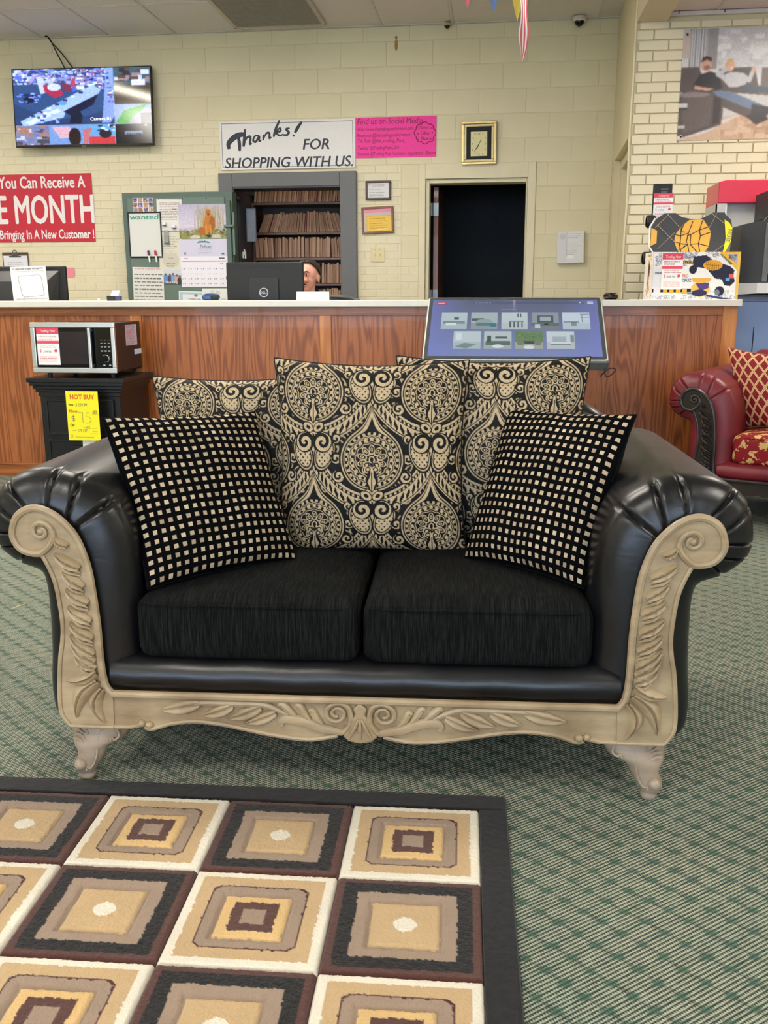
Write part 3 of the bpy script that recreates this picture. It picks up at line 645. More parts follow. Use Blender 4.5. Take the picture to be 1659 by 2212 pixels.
# ------------------------------------------------------------------ cushions
def damask(n):
    "woven pattern: half-drop medallions in ogee bands; 1 = gold thread, 0 = black"
    V, U = np.mgrid[0:n, 0:n]/(n-1.0); x = (U-.515)/.305; y = (V-.505)/.305; bb = 1.115
    M = np.zeros((n, n)); sm = lambda d, w=.010: np.clip(d/w+.5, 0, 1)
    def over(mask, val):
        nonlocal M; M = M*(1-mask)+val*mask
    # ground: small sprigs
    g = np.sin(x*21+1.5*np.sin(y*7))*np.sin(y*19+1.7*np.sin(x*9)); over(sm(g-.22, .25)*sm(.75-g, .2), .9)
    cells = [(i, j) for i in range(-3, 4) for j in range(-3, 4) if (i+j) % 2 == 0]
    for i, j in cells:      # ogee bands around the lower half of every medallion
        dx, dy = x-i, y-j*bb; r = np.hypot(dx, dy); th = np.abs(np.arctan2(dx, dy))
        rb = .60+.33*(th/1.75)**2.4; q = (r-rb)/.26; a = (q > -.25) & (q < 1) & (th < 1.82)
        s_ = th*r
        v = np.where(q < -.1, 0, np.where(q < .05, 1, np.where(q < .27, ((np.abs(np.sin(s_*34)) > .72) & (np.abs(q-.16) < .07)), np.where(q < .36, 1, np.where(q < .86, (np.abs(((s_*7+q*1.2) % 1)-.5)*2+np.abs(q-.61)*2.6 > .72), np.where(q < .92, 0, 1))))))
        over(a.astype(float), v)
    for i, j in cells:
        dx, dy = x-i, y-j*bb; r = np.hypot(dx, dy); th = np.arctan2(dx, -dy); ath = np.abs(th)   # th = 0 up
        ax = np.abs(dx)
        # paisley pair and curls below the stem
        for (cx, cy, rx, ry) in ((.20, 1.02, .17, .27),):
            d = 1-np.hypot((ax-cx+.25*(dy-cy))/rx, (dy-cy)/ry); over(sm(d+.12, .05), 0); over(sm(d, .05), 1); over(sm(d-.10, .05)*sm(.18-d, .05), 0)
            over(((np.sin(dx*70)*np.sin(dy*62) > .62) & (d > .18) & (dy > .9)).astype(float), 0)
        rr = np.hypot(ax-.165, dy-.835); aa = np.arctan2(dy-.835, ax-.165); spi = np.sin((rr*52)+aa*1.0)
        over((rr < .155).astype(float), (spi > -.1)); over(((rr > .155) & (rr < .175)).astype(float), 0)
        for cx, cy, R0 in ((.60, -.02, .085), (.56, .27, .10), (.60, -.34, .07)):
            rr = np.hypot(ax-cx, dy-cy); aa = np.arctan2(dy-cy, ax-cx); over((rr < R0+.02).astype(float), 0); over(((rr < R0) & (np.sin(rr*75+aa) > -.15)).astype(float), 1)
        # teardrop medallion
        R = .50+.36*np.exp(-(ath/.15))
        over(sm(R+.05-r), 0); over(sm(R+.02-r), 1); over(sm(R-.006-r), 0); over(sm(R-.026-r), 1); over(sm(.455+.25*np.exp(-(ath/.10))-r), 0)
        over(((r > .405) & (r < .448) & (np.abs(((th*30/(2*PI)) % 1)-.5) < .26)).astype(float), 1)
        sc = .398+.012*np.cos(th*22); over(sm(sc-r), 1); over(sm(sc-.020-r), 0); over(sm(sc-.034-r), 1)
        over(((r > .305) & (r < .345) & (np.abs(((th*20/(2*PI)) % 1)-.5) < .22)).astype(float), 0)
        sc = .285+.020*np.abs(np.cos(th*6.5)); over(sm(sc-r), 0); over(sm(sc-.018-r), 1); over(sm(sc-.036-r), 0)
        # palmette petals
        k = np.round(th/(PI/5.0)); pa = th-k*(PI/5.0); ok = (np.abs(k) <= 4)
        lr = (r-.168)/.085; lt = pa*r/.050; e = np.hypot(lr, lt)
        for lim, v_ in ((1, 1), (.72, 0), (.42, 1), (.18, 0)): over(((e < lim) & ok).astype(float), v_)
        over((np.hypot(dx/.07, (dy-.0)/.085) < 1).astype(float), 0); over((np.hypot(dx/.052, (dy-.0)/.068) < 1).astype(float), 1); over((np.hypot(dx/.028, (dy+.005)/.045) < 1).astype(float), 0)
        for cx, cy in ((.08, .085), (.062, .155)):
            rr = np.hypot(ax-cx, dy-cy); over((rr < .066).astype(float), 1); over((rr < .046).astype(float), 0); over((rr < .026).astype(float), 1)
        over(((ax < .06) & (dy > .04) & (dy < .11) & (np.sin(dx*120)*np.sin(dy*120) < .4)).astype(float), 0)
        # stem and leaf spray
        over(((ax < .055+.05*np.exp(-((dy-.33)/.08)**2)) & (dy > .17) & (dy < .66)).astype(float), 0)
        over(((ax < .022+.045*np.exp(-((dy-.36)/.07)**2)) & (dy > .15) & (dy < .68)).astype(float), 1)
        over(((ax < .010) & (dy > .2) & (dy < .6)).astype(float), 0)
        for ang, L, wd in ((.45, .17, .05), (.95, .19, .065)):
            lx, ly = math.sin(ang), -math.cos(ang); u = (ax)*lx+(dy-.66)*ly; v = -(ax)*ly+(dy-.66)*lx
            e = np.hypot((u-L*.62)/(L*.5), v/wd); over((e < 1.22).astype(float), 0); over((e < 1).astype(float), 1); over((e < .45).astype(float), 0)
    return np.clip(M, 0, 1)
def cushion(name, label, corners, T, mat, n=60, col=None, back=None, group=None, pinch=.075, seed=1, wrinkle=.004, sag=0.0):
    c = [SM @ Vector(q) for q in corners]; base = (c[2]+c[3])/2
    t = thing(name, label, 'pillow', base, 0, group)
    c = [np.array(q-base) for q in c]
    nrm = np.cross(c[1]-c[0], c[3]-c[0]); nrm = -nrm/np.linalg.norm(nrm)
    r = np.random.default_rng(seed); ph = r.uniform(0, 6.28, 12)
    def surf(n, sg):
        V, U = np.mgrid[0:n, 0:n]/(n-1.0); a, b = U*2-1, V*2-1
        a2 = a*(1-pinch*(1-b*b)*a*a); b2 = b*(1-pinch*(1-a*a)*b*b); u, v = (a2+1)/2, (b2+1)/2
        P = ((1-u)*(1-v))[..., None]*c[0]+(u*(1-v))[..., None]*c[1]+(u*v)[..., None]*c[2]+((1-u)*v)[..., None]*c[3]
        e = np.clip((1-a*a)*(1-b*b), 0, 1); h = T*e**.40
        rim = np.exp(-((1-np.maximum(np.abs(a), np.abs(b)))/.16)**2)
        h = h+wrinkle*e**.25*(np.sin(9*a+ph[0]+2*b)*np.sin(4*b+ph[1])+.8*rim*np.sin(17*a+ph[2]+3*np.sin(5*b))*np.sin(15*b+ph[3]))
        h = h+sag*T*e*(b)       # fuller towards the bottom
        return P+nrm[None, None]*(sg*h)[..., None]
    f = gridmesh('front_cover', surf(n, 1), mat, t, col, uv=True)
    gridmesh('back_cover', surf(40, -1), back or mat, t, None if col is None or back else col[::max(1, n//40)][:40, :40] if False else None, uv=True, flip=True)
    P = surf(60, 1); ring = [tuple(P[0, i]) for i in range(60)]+[tuple(P[i, 59]) for i in range(1, 60)]+[tuple(P[59, i]) for i in range(58, -1, -1)]+[tuple(P[i, 0]) for i in range(58, 0, -1)]
    MB().tube(ring+ring[:1], .0028, 6, caps=False).build('seam', back or mat, t, smooth=True)
    return t
def damask_mat():
    t = NT('black_gold_damask'); a = t.n('Attribute', attribute_name='Col'); f = t.xyz(a.outputs['Color'])[0]
    v = t.coord('UV'); w1 = t.noise(t.coord('UV', (1, .25, 1)), 260, 2, .7); w2 = t.noise(v, 6, 2)
    gold = t.mix(t.ramp01(w1, .3, .7), lin((168, 146, 112)), lin((216, 194, 156)))
    col = t.mix(f, lin((10, 9, 10)), gold); t.bump(t.m_('ADD', f, t.m_('MULTIPLY', w1, .5)), .5, .0015)
    return t.fin(col, .65, 0, .25)
DAMASK = damask_mat(); ND = 350; DM = damask(ND); DCOL = np.repeat((DM*255)[..., None], 3, 2)
DBACK = plain('black_pillow_back', (22, 20, 21), .85)
def check_mat(nu, nv):
    t = NT('black_velvet_gold_squares'); v = t.coord('UV', (nu, nv, 1)); x, y, _ = t.xyz(v)
    nz = t.noise(v, 1.7, 2); x2 = t.m_('ADD', x, t.m_('MULTIPLY', t.m_('SUBTRACT', nz, .5), .10)); y2 = t.m_('ADD', y, t.m_('MULTIPLY', t.m_('SUBTRACT', t.noise(v, 2.1, 2), .5), .10))
    dx = t.m_('ABSOLUTE', t.m_('SUBTRACT', t.m_('FRACT', x2), .5)); dy = t.m_('ABSOLUTE', t.m_('SUBTRACT', t.m_('FRACT', y2), .5))
    mx = t.m_('MAXIMUM', dx, dy); sq = t.m_('SUBTRACT', 1.0, t.ramp01(mx, .225, .26))
    wn = t.n('TexWhiteNoise', noise_dimensions='2D'); t.t.links.new(t.vec(t.m_('FLOOR', x2), t.m_('FLOOR', y2)), wn.inputs['Vector'])
    th = t.noise(t.coord('UV', (nu, nv*.15, 1)), 9, 2)
    tan = t.mix(t.m_('MULTIPLY', wn.outputs[0], .75), lin((214, 192, 160)), lin((142, 122, 98))); tan = t.mix(t.m_('MULTIPLY', t.ramp01(th, .45, .7), .35), tan, lin((110, 92, 72)))
    t.bump(sq, .6, -.0018); return t.fin(t.mix(sq, lin((7, 7, 8)), tan), t.m_('SUBTRACT', .9, t.m_('MULTIPLY', sq, .4)), 0, t.m_('ADD', .06, t.m_('MULTIPLY', sq, .25)))
CHECK = check_mat(19, 20); VELVET = plain('black_velvet', (9, 10, 13), .9, 0, .1)
def diamond_mat():
    t = NT('red_gold_lattice'); v = t.coord('UV', (1, 1, 1)); x, y, _ = t.xyz(v)
    a = t.m_('ADD', t.m_('MULTIPLY', x, 5.6), t.m_('MULTIPLY', y, 4.9)); b = t.m_('SUBTRACT', t.m_('MULTIPLY', x, 5.6), t.m_('MULTIPLY', y, 4.9))
    d = t.m_('MINIMUM', t.m_('PINGPONG', a, .5), t.m_('PINGPONG', b, .5)); f = t.m_('SUBTRACT', 1.0, t.ramp01(d, .10, .13)); g = t.m_('SUBTRACT', 1.0, t.ramp01(d, .012, .03))
    col = t.mix(f, lin((126, 16, 28)), lin((214, 178, 128))); col = t.mix(g, col, lin((150, 100, 70))); t.bump(f, .5, .002); return t.fin(col, .7, 0, .3)
cushion('back_pillow', 'damask pillow behind at the left end, lowest of the three', [(-.628, .60, .90), (-.13, .60, .91), (-.12, .53, .44), (-.60, .53, .44)], .075, DAMASK, ND, DCOL, DBACK, 'damask back pillows of the loveseat', seed=3)
cushion('back_pillow', 'black and gold damask pillow behind, at the right, under the tilted screen', [(.045, .595, .957), (.560, .605, .955), (.545, .53, .455), (.05, .53, .455)], .075, DAMASK, ND, DCOL, DBACK, 'damask back pillows of the loveseat', seed=5)
cushion('back_pillow', 'black and gold damask pillow in the centre front of the loveseat', [(-.268, .500, .957), (.238, .505, .952), (.240, .435, .448), (-.262, .432, .448)], .085, DAMASK, ND, DCOL, DBACK, 'damask back pillows of the loveseat', seed=8)
cushion('throw_pillow', 'black pillow with small gold squares leaning on the left arm', [(-.640, .235, .832), (-.325, .50, .815), (-.188, .300, .468), (-.490, .058, .462)], .07, CHECK, 110, None, VELVET, 'checked throw pillows', seed=11, pinch=.06)
cushion('throw_pillow', 'black pillow with small gold squares leaning on the right arm', [(.350, .55, .825), (.630, .305, .838), (.502, .128, .462), (.232, .330, .470)], .07, CHECK, 110, None, VELVET, 'checked throw pillows', seed=15, pinch=.06)
SM0 = SM; SM = red.matrix_basis if False else Matrix.Translation(red.location) @ Matrix.Rotation(red.rotation_euler.z, 4, 'Z')
cushion('throw_pillow', 'red velvet pillow with gold diamond lattice on the red sofa', [tuple(SM.inverted() @ q) for q in (at(1572, 750, 5.06), at(1712, 772, 4.86), at(1712, 925, 4.72), at(1606, 925, 4.9))], .08, diamond_mat(), 90, None, None, None, seed=21, pinch=.05)
SM = SM0
# ------------------------------------------------------------------ service counter
YC = 5.53; CX1 = at(1591, 700, YC).x; CX0 = -6.5; CZ = 1.088
ct = thing('service_counter', 'long oak panelled service counter behind the loveseat', 'counter', (0, YC, 0))
zr0, zr1 = at(700, 682, YC).z, 1.05; zb = at(0, 1003, YC).z
box('top_rail', OAK_RAIL, ct, CX0, CX1-.0795, 0, .02, zr0, zr1, .0015)
box('base_rail', OAK_RAIL, ct, CX0, CX1, -.004, .02, 0, zb, .0015)
box('base_cap', OAK_RAIL, ct, CX0, CX1, -.007, .01, zb, zb+.012, .002)
st = [at(690, 690, YC).x+k*(at(690, 690, YC).x-at(281, 690, YC).x) for k in (-4, -3, -2, -1, 0, 1)]; sw = at(715, 690, YC).x-at(690, 690, YC).x
st = [CX0]+[x for x in st if CX0+.1 < x < CX1-.1]
for x in st: box('stile', OAK_STILE, ct, x, x+sw, -.001, .02, zb+.012, zr1 if x > -1 and x < .3 and False else zr0, .0015)
box('stile', OAK_STILE, ct, CX1-.079, CX1, -.0005, .02, zb+.012, zr1, .0015)
ed = st+[CX1-.079]
for a, b in zip(ed[:-1], ed[1:]):
    o = box('panel', OAK_PANEL_RED if a > .2 else OAK_PANEL, ct, a+sw, b, .009, .02, zb+.012, zr0); o.location.x = 0
box('end_panel', OAK_PANEL, ct, CX1-.02, CX1, .02, .32, 0, zr1)
box('inner_panel', OAK_PANEL, ct, CX0, CX1-.02, .28, .3, 0, zr1)
# laminate worktop in lengths, and the lower desk behind it
wt = thing('countertop', 'pale laminate countertop running along the oak counter', 'countertop', (0, 5.48, 1.05))
box('slab', LAMINATE, wt, CX0-.05, at(1604, 655, 5.48).x, 0, .385, 0, CZ-1.05, .005, 3)
box('front_edge', plain('laminate_edge', (232, 226, 212), .3, var=.02), wt, CX0-.05, at(1604, 655, 5.48).x-.006, -.0012, 0, .004, CZ-1.055)
dk = thing('desk', 'low work desk behind the counter carrying the monitors', 'desk', (-2.2, 6.1, 0))
box('desk_top', LAMINATE, dk, -3, 1.9, -.19, .22, .72, .75, .003)
for x in (-2.95, -1.2, .6, 1.8): box('support', OAK_PANEL, dk, x, x+.03, -.18, .2, 0, .72)

RED_ = plain('tag_red_ink', (226, 60, 84), .5, var=.04); GREYINK = plain('grey_ink', (110, 110, 116), .6)
def price_tag(parent, o, w, h, price, seed=1, rz=0.0, base='price_tag'):
    "shop price card; o = lower left, faces -y"
    t = node(base, parent, o, (0, 0, rz))
    c = Canvas(46, 76, (246, 244, 242)); c.rect(0, 0, 1, .19, (228, 70, 96)); c.rect(0, .36, 1, .44, (228, 80, 104)); c.lines(.08, .23, .92, 3, .04, (150, 80, 90), .4, seed)
    c.lines(.12, .47, .95, 2, .045, (200, 110, 120), .4, seed+1, .2); c.lines(.1, .76, .92, 4, .048, (214, 110, 124), .4, seed+2, .1); c.ell(.82, .62, .07, .045, (226, 80, 100))
    MB().box(0, w, .0004, .0012, 0, h).build('card', WHITE, t)
    c.panel('card_print', PRINT, t, (0, 0, 0), (w, 0, 0), (0, 0, h))
    text('Trading Post', WHITE, t, (w*.5, -.0006, h*.87), h*.10, shear=.3, align='CENTER', xs=.85, depth=.0002)
    text('$', RED_, t, (w*.1, -.0006, h*.34), h*.11, depth=.0002); text(price, GREYINK, t, (w*.26, -.0006, h*.325), h*.085, depth=.0002)
    return t
STEEL = NT('brushed_steel'); _v = STEEL.coord('Object', (.04, 1, 1)); _n = STEEL.noise(_v, 260, 3); STEEL.bump(_n, .08, .001); STEEL = STEEL.fin(STEEL.mix(_n, (.62, .62, .60), (.78, .78, .76)), .3, .95)
GLASSBLK = plain('black_glass', (10, 10, 12), .08, var=.1)
# ------------------------------------------------------------------ microwave on a black cabinet
kx0, kx1, kz = -2.63, -2.055, .668
cb = thing('nightstand_cabinet', 'black wooden cabinet with moulded top under the microwave', 'cabinet', ((kx0+kx1)/2, 5.24, 0))
BLKW = plain('black_lacquer', (20, 19, 20), .3, var=.2, scale=4)
hw = (kx1-kx0)/2; fy = -.235
mold = [(hw-.045, .575), (hw-.042, .585), (hw-.028, .60), (hw-.022, .625), (hw-.004, .640), (hw, .645), (hw, kz), (-hw, kz)]
tm = MB()
for i, (w_, z0, z1) in enumerate(((.045, .56, .585), (.034, .585, .602), (.024, .602, .622), (.010, .622, .642), (0, .642, kz))): tm.box(-hw+w_, hw-w_, fy+w_, .235, z0, z1)
tm.build('moulded_top', BLKW, cb, bevel=.004, seg=3)
box('body', BLKW, cb, -hw+.05, hw-.05, fy+.055, .23, .06, .565, .003)
box('plinth', BLKW, cb, -hw+.04, hw-.04, fy+.045, .23, 0, .07, .004)
for z0, z1 in ((.34, .545), (.085, .315)):
    d = box('drawer', BLKW, cb, -hw+.085, hw-.085, fy+.043, fy+.06, z0, z1, .004)
    fm = MB()
    for a in ((-hw+.085, hw-.085, z1-.012, z1), (-hw+.085, hw-.085, z0, z0+.012), (-hw+.085, -hw+.097, z0+.012, z1-.012), (hw-.097, hw-.085, z0+.012, z1-.012)): fm.box(a[0], a[1], fy+.036, fy+.043, a[2], a[3])
    fm.build('drawer_moulding', BLKW, d, bevel=.003)
    zz = (z0+z1)/2+.07; MB().tube(spline([(-.06, fy+.045, zz), (-.055, fy+.02, zz+.004), (0, fy+.014, zz+.006), (.055, fy+.02, zz+.004), (.06, fy+.045, zz)], 4), .005, 8).build('pull_handle', plain('dark_pewter', (70, 68, 66), .35, .9), d, smooth=True)
mw = thing('microwave_oven', 'stainless and black microwave oven standing on the black cabinet', 'microwave', (-2.34, 5.02, kz))
mx0, mx1, z0, z1 = -.248, .244, .027, .306
box('body', plain('microwave_black_shell', (34, 24, 24), .35, var=.1), mw, mx0+.006, mx1-.006, .014, .40, z0+.004, z1-.002, .006)
fr = MB(); fr.box(mx0, mx1, 0, .02, z1-.028, z1).box(mx0, mx1, 0, .02, z0, z0+.03).box(mx0, mx0+.028, 0, .02, z0+.03, z1-.028).box(mx1-.024, mx1, 0, .02, z0+.03, z1-.028)
fr.build('door_frame', STEEL, mw, bevel=.004, seg=3)
box('window', GLASSBLK, mw, mx0+.028, .135, .006, .015, z0+.03, z1-.028)
box('window_mesh', plain('microwave_cavity', (34, 22, 26), .25), mw, mx0+.13, .085, .0052, .0062, z0+.05, z1-.05)
cp = box('control_panel', GLASSBLK, mw, .135, mx1-.024, .004, .015, z0+.03, z1-.028)
MB().box(.098, .116, -.03, -.012, z0+.03, z1-.028).box(.101, .113, -.012, .008, z1-.05, z1-.035).box(.101, .113, -.012, .008, z0+.035, z0+.05).build('handle', STEEL, mw, bevel=.004, seg=3)
dl = MB().lathe([(.0, -.022), (.016, -.022), (.018, -.018), (.019, 0)], 28); dl.v = [(v[0]+.184, v[2]+.004, v[1]+z0+.082) for v in dl.v]; dl.build('dial', GLASSBLK, cp, smooth=True)
rg = MB(); rg.tube([(.184+.0195*math.cos(a), .0, z0+.082+.0195*math.sin(a)) for a in [i*2*PI/28 for i in range(29)]], .0022, 6); rg.build('dial_ring', STEEL, cp, smooth=True)
LW = plain('panel_legend_white', (200, 200, 204), .5)
for r_, zz in enumerate((.182, .165, .142, .12)):
    for c_ in range(3): box('button_legend', LW, cp, .158+c_*.021, .158+c_*.021+(.011 if r_ < 2 else .013), .0034, .0042, z0+zz, z0+zz+(.002 if r_ < 2 else .006))
for c_ in (.166, .200): box('button_legend', LW, cp, c_, c_+.012, .0034, .0042, z0+.042, z0+.048)
for x in (mx0+.08, mx1-.04):
    for y in (.04, .36): MB().lathe([(.012, 0), (.014, .03)], 14, (x, y, 0)).build('foot', BLACK, mw)
price_tag(mw, (mx0+.034, .0042, z0+.045), .13, .207, '299.95', 3)
c = Canvas(26, 50, (196, 176, 190)); c.lines(.08, .04, .95, 22, .043, (110, 88, 104), .45, 6, .3); c.rect(.08, .3, .5, .55, (206, 120, 140), .5)
c.panel('rating_label', PRINT, mw, (mx1-.0055, .17, .17), (0, .17, 0), (0, 0, .118)); MB().box(mx1-.006, mx1-.0052, .29, .40, .115, .145).build('blue_sticker', plain('pale_blue_sticker', (196, 212, 232), .5), mw)
sg = thing('sale_sign', 'yellow hot buy price sheet clipped to the front of the black cabinet', 'sign', (-2.283, 4.955, .325), 0)
YEL = plain('yellow_card', (250, 236, 20), .55, var=.02); ORG = plain('orange_ink', (222, 110, 40), .6)
MB().box(-.094, .093, 0, .0015, 0, .275).build('sheet', YEL, sg)
def slab_text(body, mat, parent, loc, size, **k): return text(body, mat, parent, loc, size, **k)
text('HOT BUY', ORG, sg, (0, -.0006, .232), .036, align='CENTER', bold=.035, xs=.92); 
text('Was', INK, sg, (-.082, -.0006, .195), .016, bold=.02); text('$ 229.99', GREYINK, sg, (-.042, -.0006, .192), .024, shear=.15, xs=.8)
text('Now', ORG, sg, (-.080, -.0006, .157), .024, bold=.03)
for p_ in ([(-.028, .158), (-.002, .158), (-.004, .10)], [(.04, .156), (.018, .156), (.016, .134), (.034, .134), (.046, .12), (.036, .10), (.016, .098)], [(-.05, .135), (-.066, .135), (-.068, .126), (-.05, .122), (-.05, .113), (-.068, .112)], [(-.058, .142), (-.06, .105)]):
    MB().tube([(x, -.0008, z) for x, z in p_], .0011, 5).build('pen_stroke', GREYINK, sg)
text('00', INK, sg, (.055, -.0006, .153), .024, shear=.2); box('pen_underline', INK, sg, .054, .086, -.001, -.0004, .149, .1508)
text('Or', INK, sg, (-.080, -.0006, .078), .022, bold=.02); text('N/A', GREYINK, sg, (.012, -.0006, .065), .022, shear=.3, xs=.6); text('179 157', GREYINK, sg, (-.04, -.0006, .048), .022, shear=.1, xs=.8)
for a, b, z in ((-.005, .008, .071), (.04, .078, .069), (.048, .078, .050), (.04, .078, .037), (-.055, .055, .018), (-.068, -.045, .054)): box('rule_line', GREYINK, sg, a, b, -.0008, -.0002, z, z+.0018)
MB().tube([(-.076+.008*math.cos(a), -.0008, .024+.008*math.sin(a)) for a in [i*2*PI/14 for i in range(15)]], .0007, 5).build('circled_mark', GREYINK, sg)
ws = thing('paper_strip', 'white strip of card hanging below the yellow hot buy sheet', 'card', (-2.262, 4.965, .0), 0)
MB().box(-.04, .037, 0, .0015, .15, .335).build('strip', plain('strip_card', (214, 212, 206), .5, var=.02), ws); box('clip', STEEL, ws, -.012, .012, -.004, 0, .318, .323)

# ------------------------------------------------------------------ touch screen kiosk
KB, KT = Vector((.093, 4.72, .797)), Vector((.100, 5.19, 1.103)); kw = .925
up = (KT-KB); kl = up.length; ang = math.atan2(up.z, up.y)
kk_ = thing('touch_kiosk', 'wide tilted touch screen kiosk showing furniture pictures before the counter', 'kiosk', (KB.x, KB.y, 0))
hd = node('screen_head', kk_, (0, 0, KB.z), (ang, 0, 0))      # local: x right, y up along the screen, z out of it
GREYK = plain('kiosk_grey', (92, 95, 96), .35); SILV = plain('kiosk_silver_rim', (208, 212, 210), .3, .3, var=.03)
def rr(w, h0, h1, r, n=5):
    pts = []
    for cx, cy, a0 in ((w/2-r, h1-r, 0), (-w/2+r, h1-r, PI/2), (-w/2+r, h0+r, PI), (w/2-r, h0+r, 1.5*PI)):
        for i in range(n+1): a = a0+i*PI/2/n; pts.append((cx+r*math.cos(a), cy+r*math.sin(a)))
    return pts
MB().prism(rr(kw, -.012, kl, .016), -.05, -.002, 'z').build('housing', GREYK, hd, bevel=.003)
MB().prism(rr(kw-.006, .0, kl-.006, .014), -.004, .003, 'z').build('rim', SILV, hd, bevel=.001)
MB().prism(rr(kw-.018, .008, kl-.010, .012), -.003, .005, 'z').build('bezel', plain('kiosk_bezel', (66, 70, 70), .2), hd, bevel=.001)
c = Canvas(380, 220, (112, 122, 150)); c.vgrad(0, 0, 1, 1, (98, 106, 132), (134, 150, 196))
gx_ = np.abs(c.X-.5)*2; c.put(np.clip((gx_-.55)*1.6, 0, 1), (126, 136, 216), .85); c.put(np.clip((c.Y-.75)*2, 0, 1), (130, 142, 208), .6)
c.rect(.25, .035, .92, .075, (84, 92, 118), .6); c.rect(.03, .04, .085, .085, (200, 40, 70)); c.rect(.035, .055, .08, .07, (240, 200, 210)); c.rect(.94, .03, .975, .08, (196, 214, 244)); c.rect(.945, .048, .97, .054, (110, 130, 190)); c.ell(.895, .052, .007, .012, (210, 220, 235))
c.lines(.26, .048, .42, 1, .03, (150, 158, 180), .5, 4); c.lines(.42, .175, .56, 1, .03, (150, 158, 180), .5, 5)
c.put(np.exp(-((c.X-.5)/.006)**2)*np.clip(.24-c.Y, 0, 1)*3, (230, 236, 250), .8)
def thumb(x0, y0, x1, y1, k):
    W_, H_ = x1-x0, y1-y0; r = lambda a, b, d, e, cc, al=1: c.rect(x0+a*W_, y0+b*H_, x0+d*W_, y0+e*H_, cc, al)
    wl = [(190, 208, 214), (176, 192, 196), (198, 214, 216), (150, 160, 170), (204, 220, 232), (196, 212, 216), (190, 204, 206), (110, 140, 100), (206, 218, 224)][k]
    r(0, 0, 1, .62, wl); r(0, .62, 1, 1, [(176, 196, 204), (150, 164, 170), (190, 204, 206), (128, 136, 142), (188, 204, 216), (180, 196, 200), (170, 182, 182), (170, 176, 160), (190, 200, 206)][k])
    dk_ = (84, 100, 104); md = (132, 150, 154); lt = (222, 234, 238)
    if k == 0: r(.08, .52, .92, .68, md); r(.2, .62, .6, .78, lt); r(.5, .3, .68, .45, dk_)
    if k == 1: r(.02, .35, .5, .5, dk_); c.ell(x0+.5*W_, y0+.6*H_, .34*W_, .2*H_, (150, 172, 176)); r(.2, .62, .95, .8, (96, 130, 130)); r(.72, .7, .98, .86, (60, 130, 140))
    if k == 2:
        for q in range(4): r(.3+q*.15, .5, .36+q*.15, .9, dk_)
        r(.28, .5, .85, .58, md); r(.6, .08, .66, .3, dk_); r(.7, .08, .75, .3, dk_)
    if k == 3: r(.2, .18, .8, .62, dk_); r(.3, .26, .7, .5, (170, 184, 190)); r(0, .66, 1, .8, (100, 112, 120)); r(.1, .7, .3, .95, (200, 210, 214)); r(.45, .66, .6, .74, (40, 50, 56))
    if k == 4: r(.02, .55, .6, .6, dk_); r(.3, .6, .5, .8, md); r(.66, .1, .98, .14, md); r(.66, .3, .98, .33, md); r(.66, .5, .98, .53, md); r(.7, .1, .73, .6, md)
    if k == 5: c.poly([(x0+.05*W_, y0+.9*H_), (x0+.4*W_, y0+.66*H_), (x0+.85*W_, y0+.74*H_), (x0+.5*W_, y0+.98*H_)], (126, 150, 152)); r(.1, .1, .3, .5, lt)
    if k == 6: r(.05, .55, .95, .78, (96, 116, 112)); r(.4, .3, .85, .42, dk_); r(.1, .25, .25, .6, (70, 96, 80)); c.ell(x0+.5*W_, y0+.85*H_, .2*W_, .1*H_, lt)
    if k == 7: c.speck(x0, y0, x1, y0+.5*H_, 60, [(96, 130, 84), (130, 160, 110), (80, 110, 80)], .006, 3); r(.3, .55, .7, .7, (70, 80, 80)); c.ell(x0+.2*W_, y0+.66*H_, .14*W_, .14*H_, (120, 136, 124)); c.ell(x0+.82*W_, y0+.66*H_, .14*W_, .14*H_, (120, 136, 124)); c.ell(x0+.5*W_, y0+.9*H_, .2*W_, .1*H_, lt)
    if k == 8: r(.2, .3, .7, .6, (170, 186, 190)); r(.12, .6, .85, .8, (214, 226, 230)); r(.12, .72, .85, .78, (120, 140, 150)); r(.85, .2, .98, .6, md)
xs_ = [(.062, .218), (.243, .399), (.425, .580), (.605, .763), (.785, .945)]; x2_ = [(.145, .305), (.325, .485), (.505, .665), (.688, .848)]
for k, (a, b) in enumerate(xs_): thumb(a, .235, b, .535, k)
for k, (a, b) in enumerate(x2_): thumb(a, .575, b, .875, 5+k)
c.panel('display', print_mat('kiosk_display', .12, .8), hd, (-kw/2+.028, .028, .0058), (kw-.056, 0, 0), (0, kl-.062, 0))
MB().box(-.10, .10, .10, .26, .0, KB.z+.06).build('pedestal', GREYK, kk_, bevel=.005); MB().box(-.28, .28, -.05, .45, 0, .012).build('floor_plate', GREYK, kk_, bevel=.003)
MB().tube(spline([(.44, .02, .775), (.455, .0, .72), (.50, .02, .752), (.475, .03, .76), (.44, .0, .74), (.43, .04, .72)], 5), .003, 6).build('cable', BLACK, kk_, smooth=True)

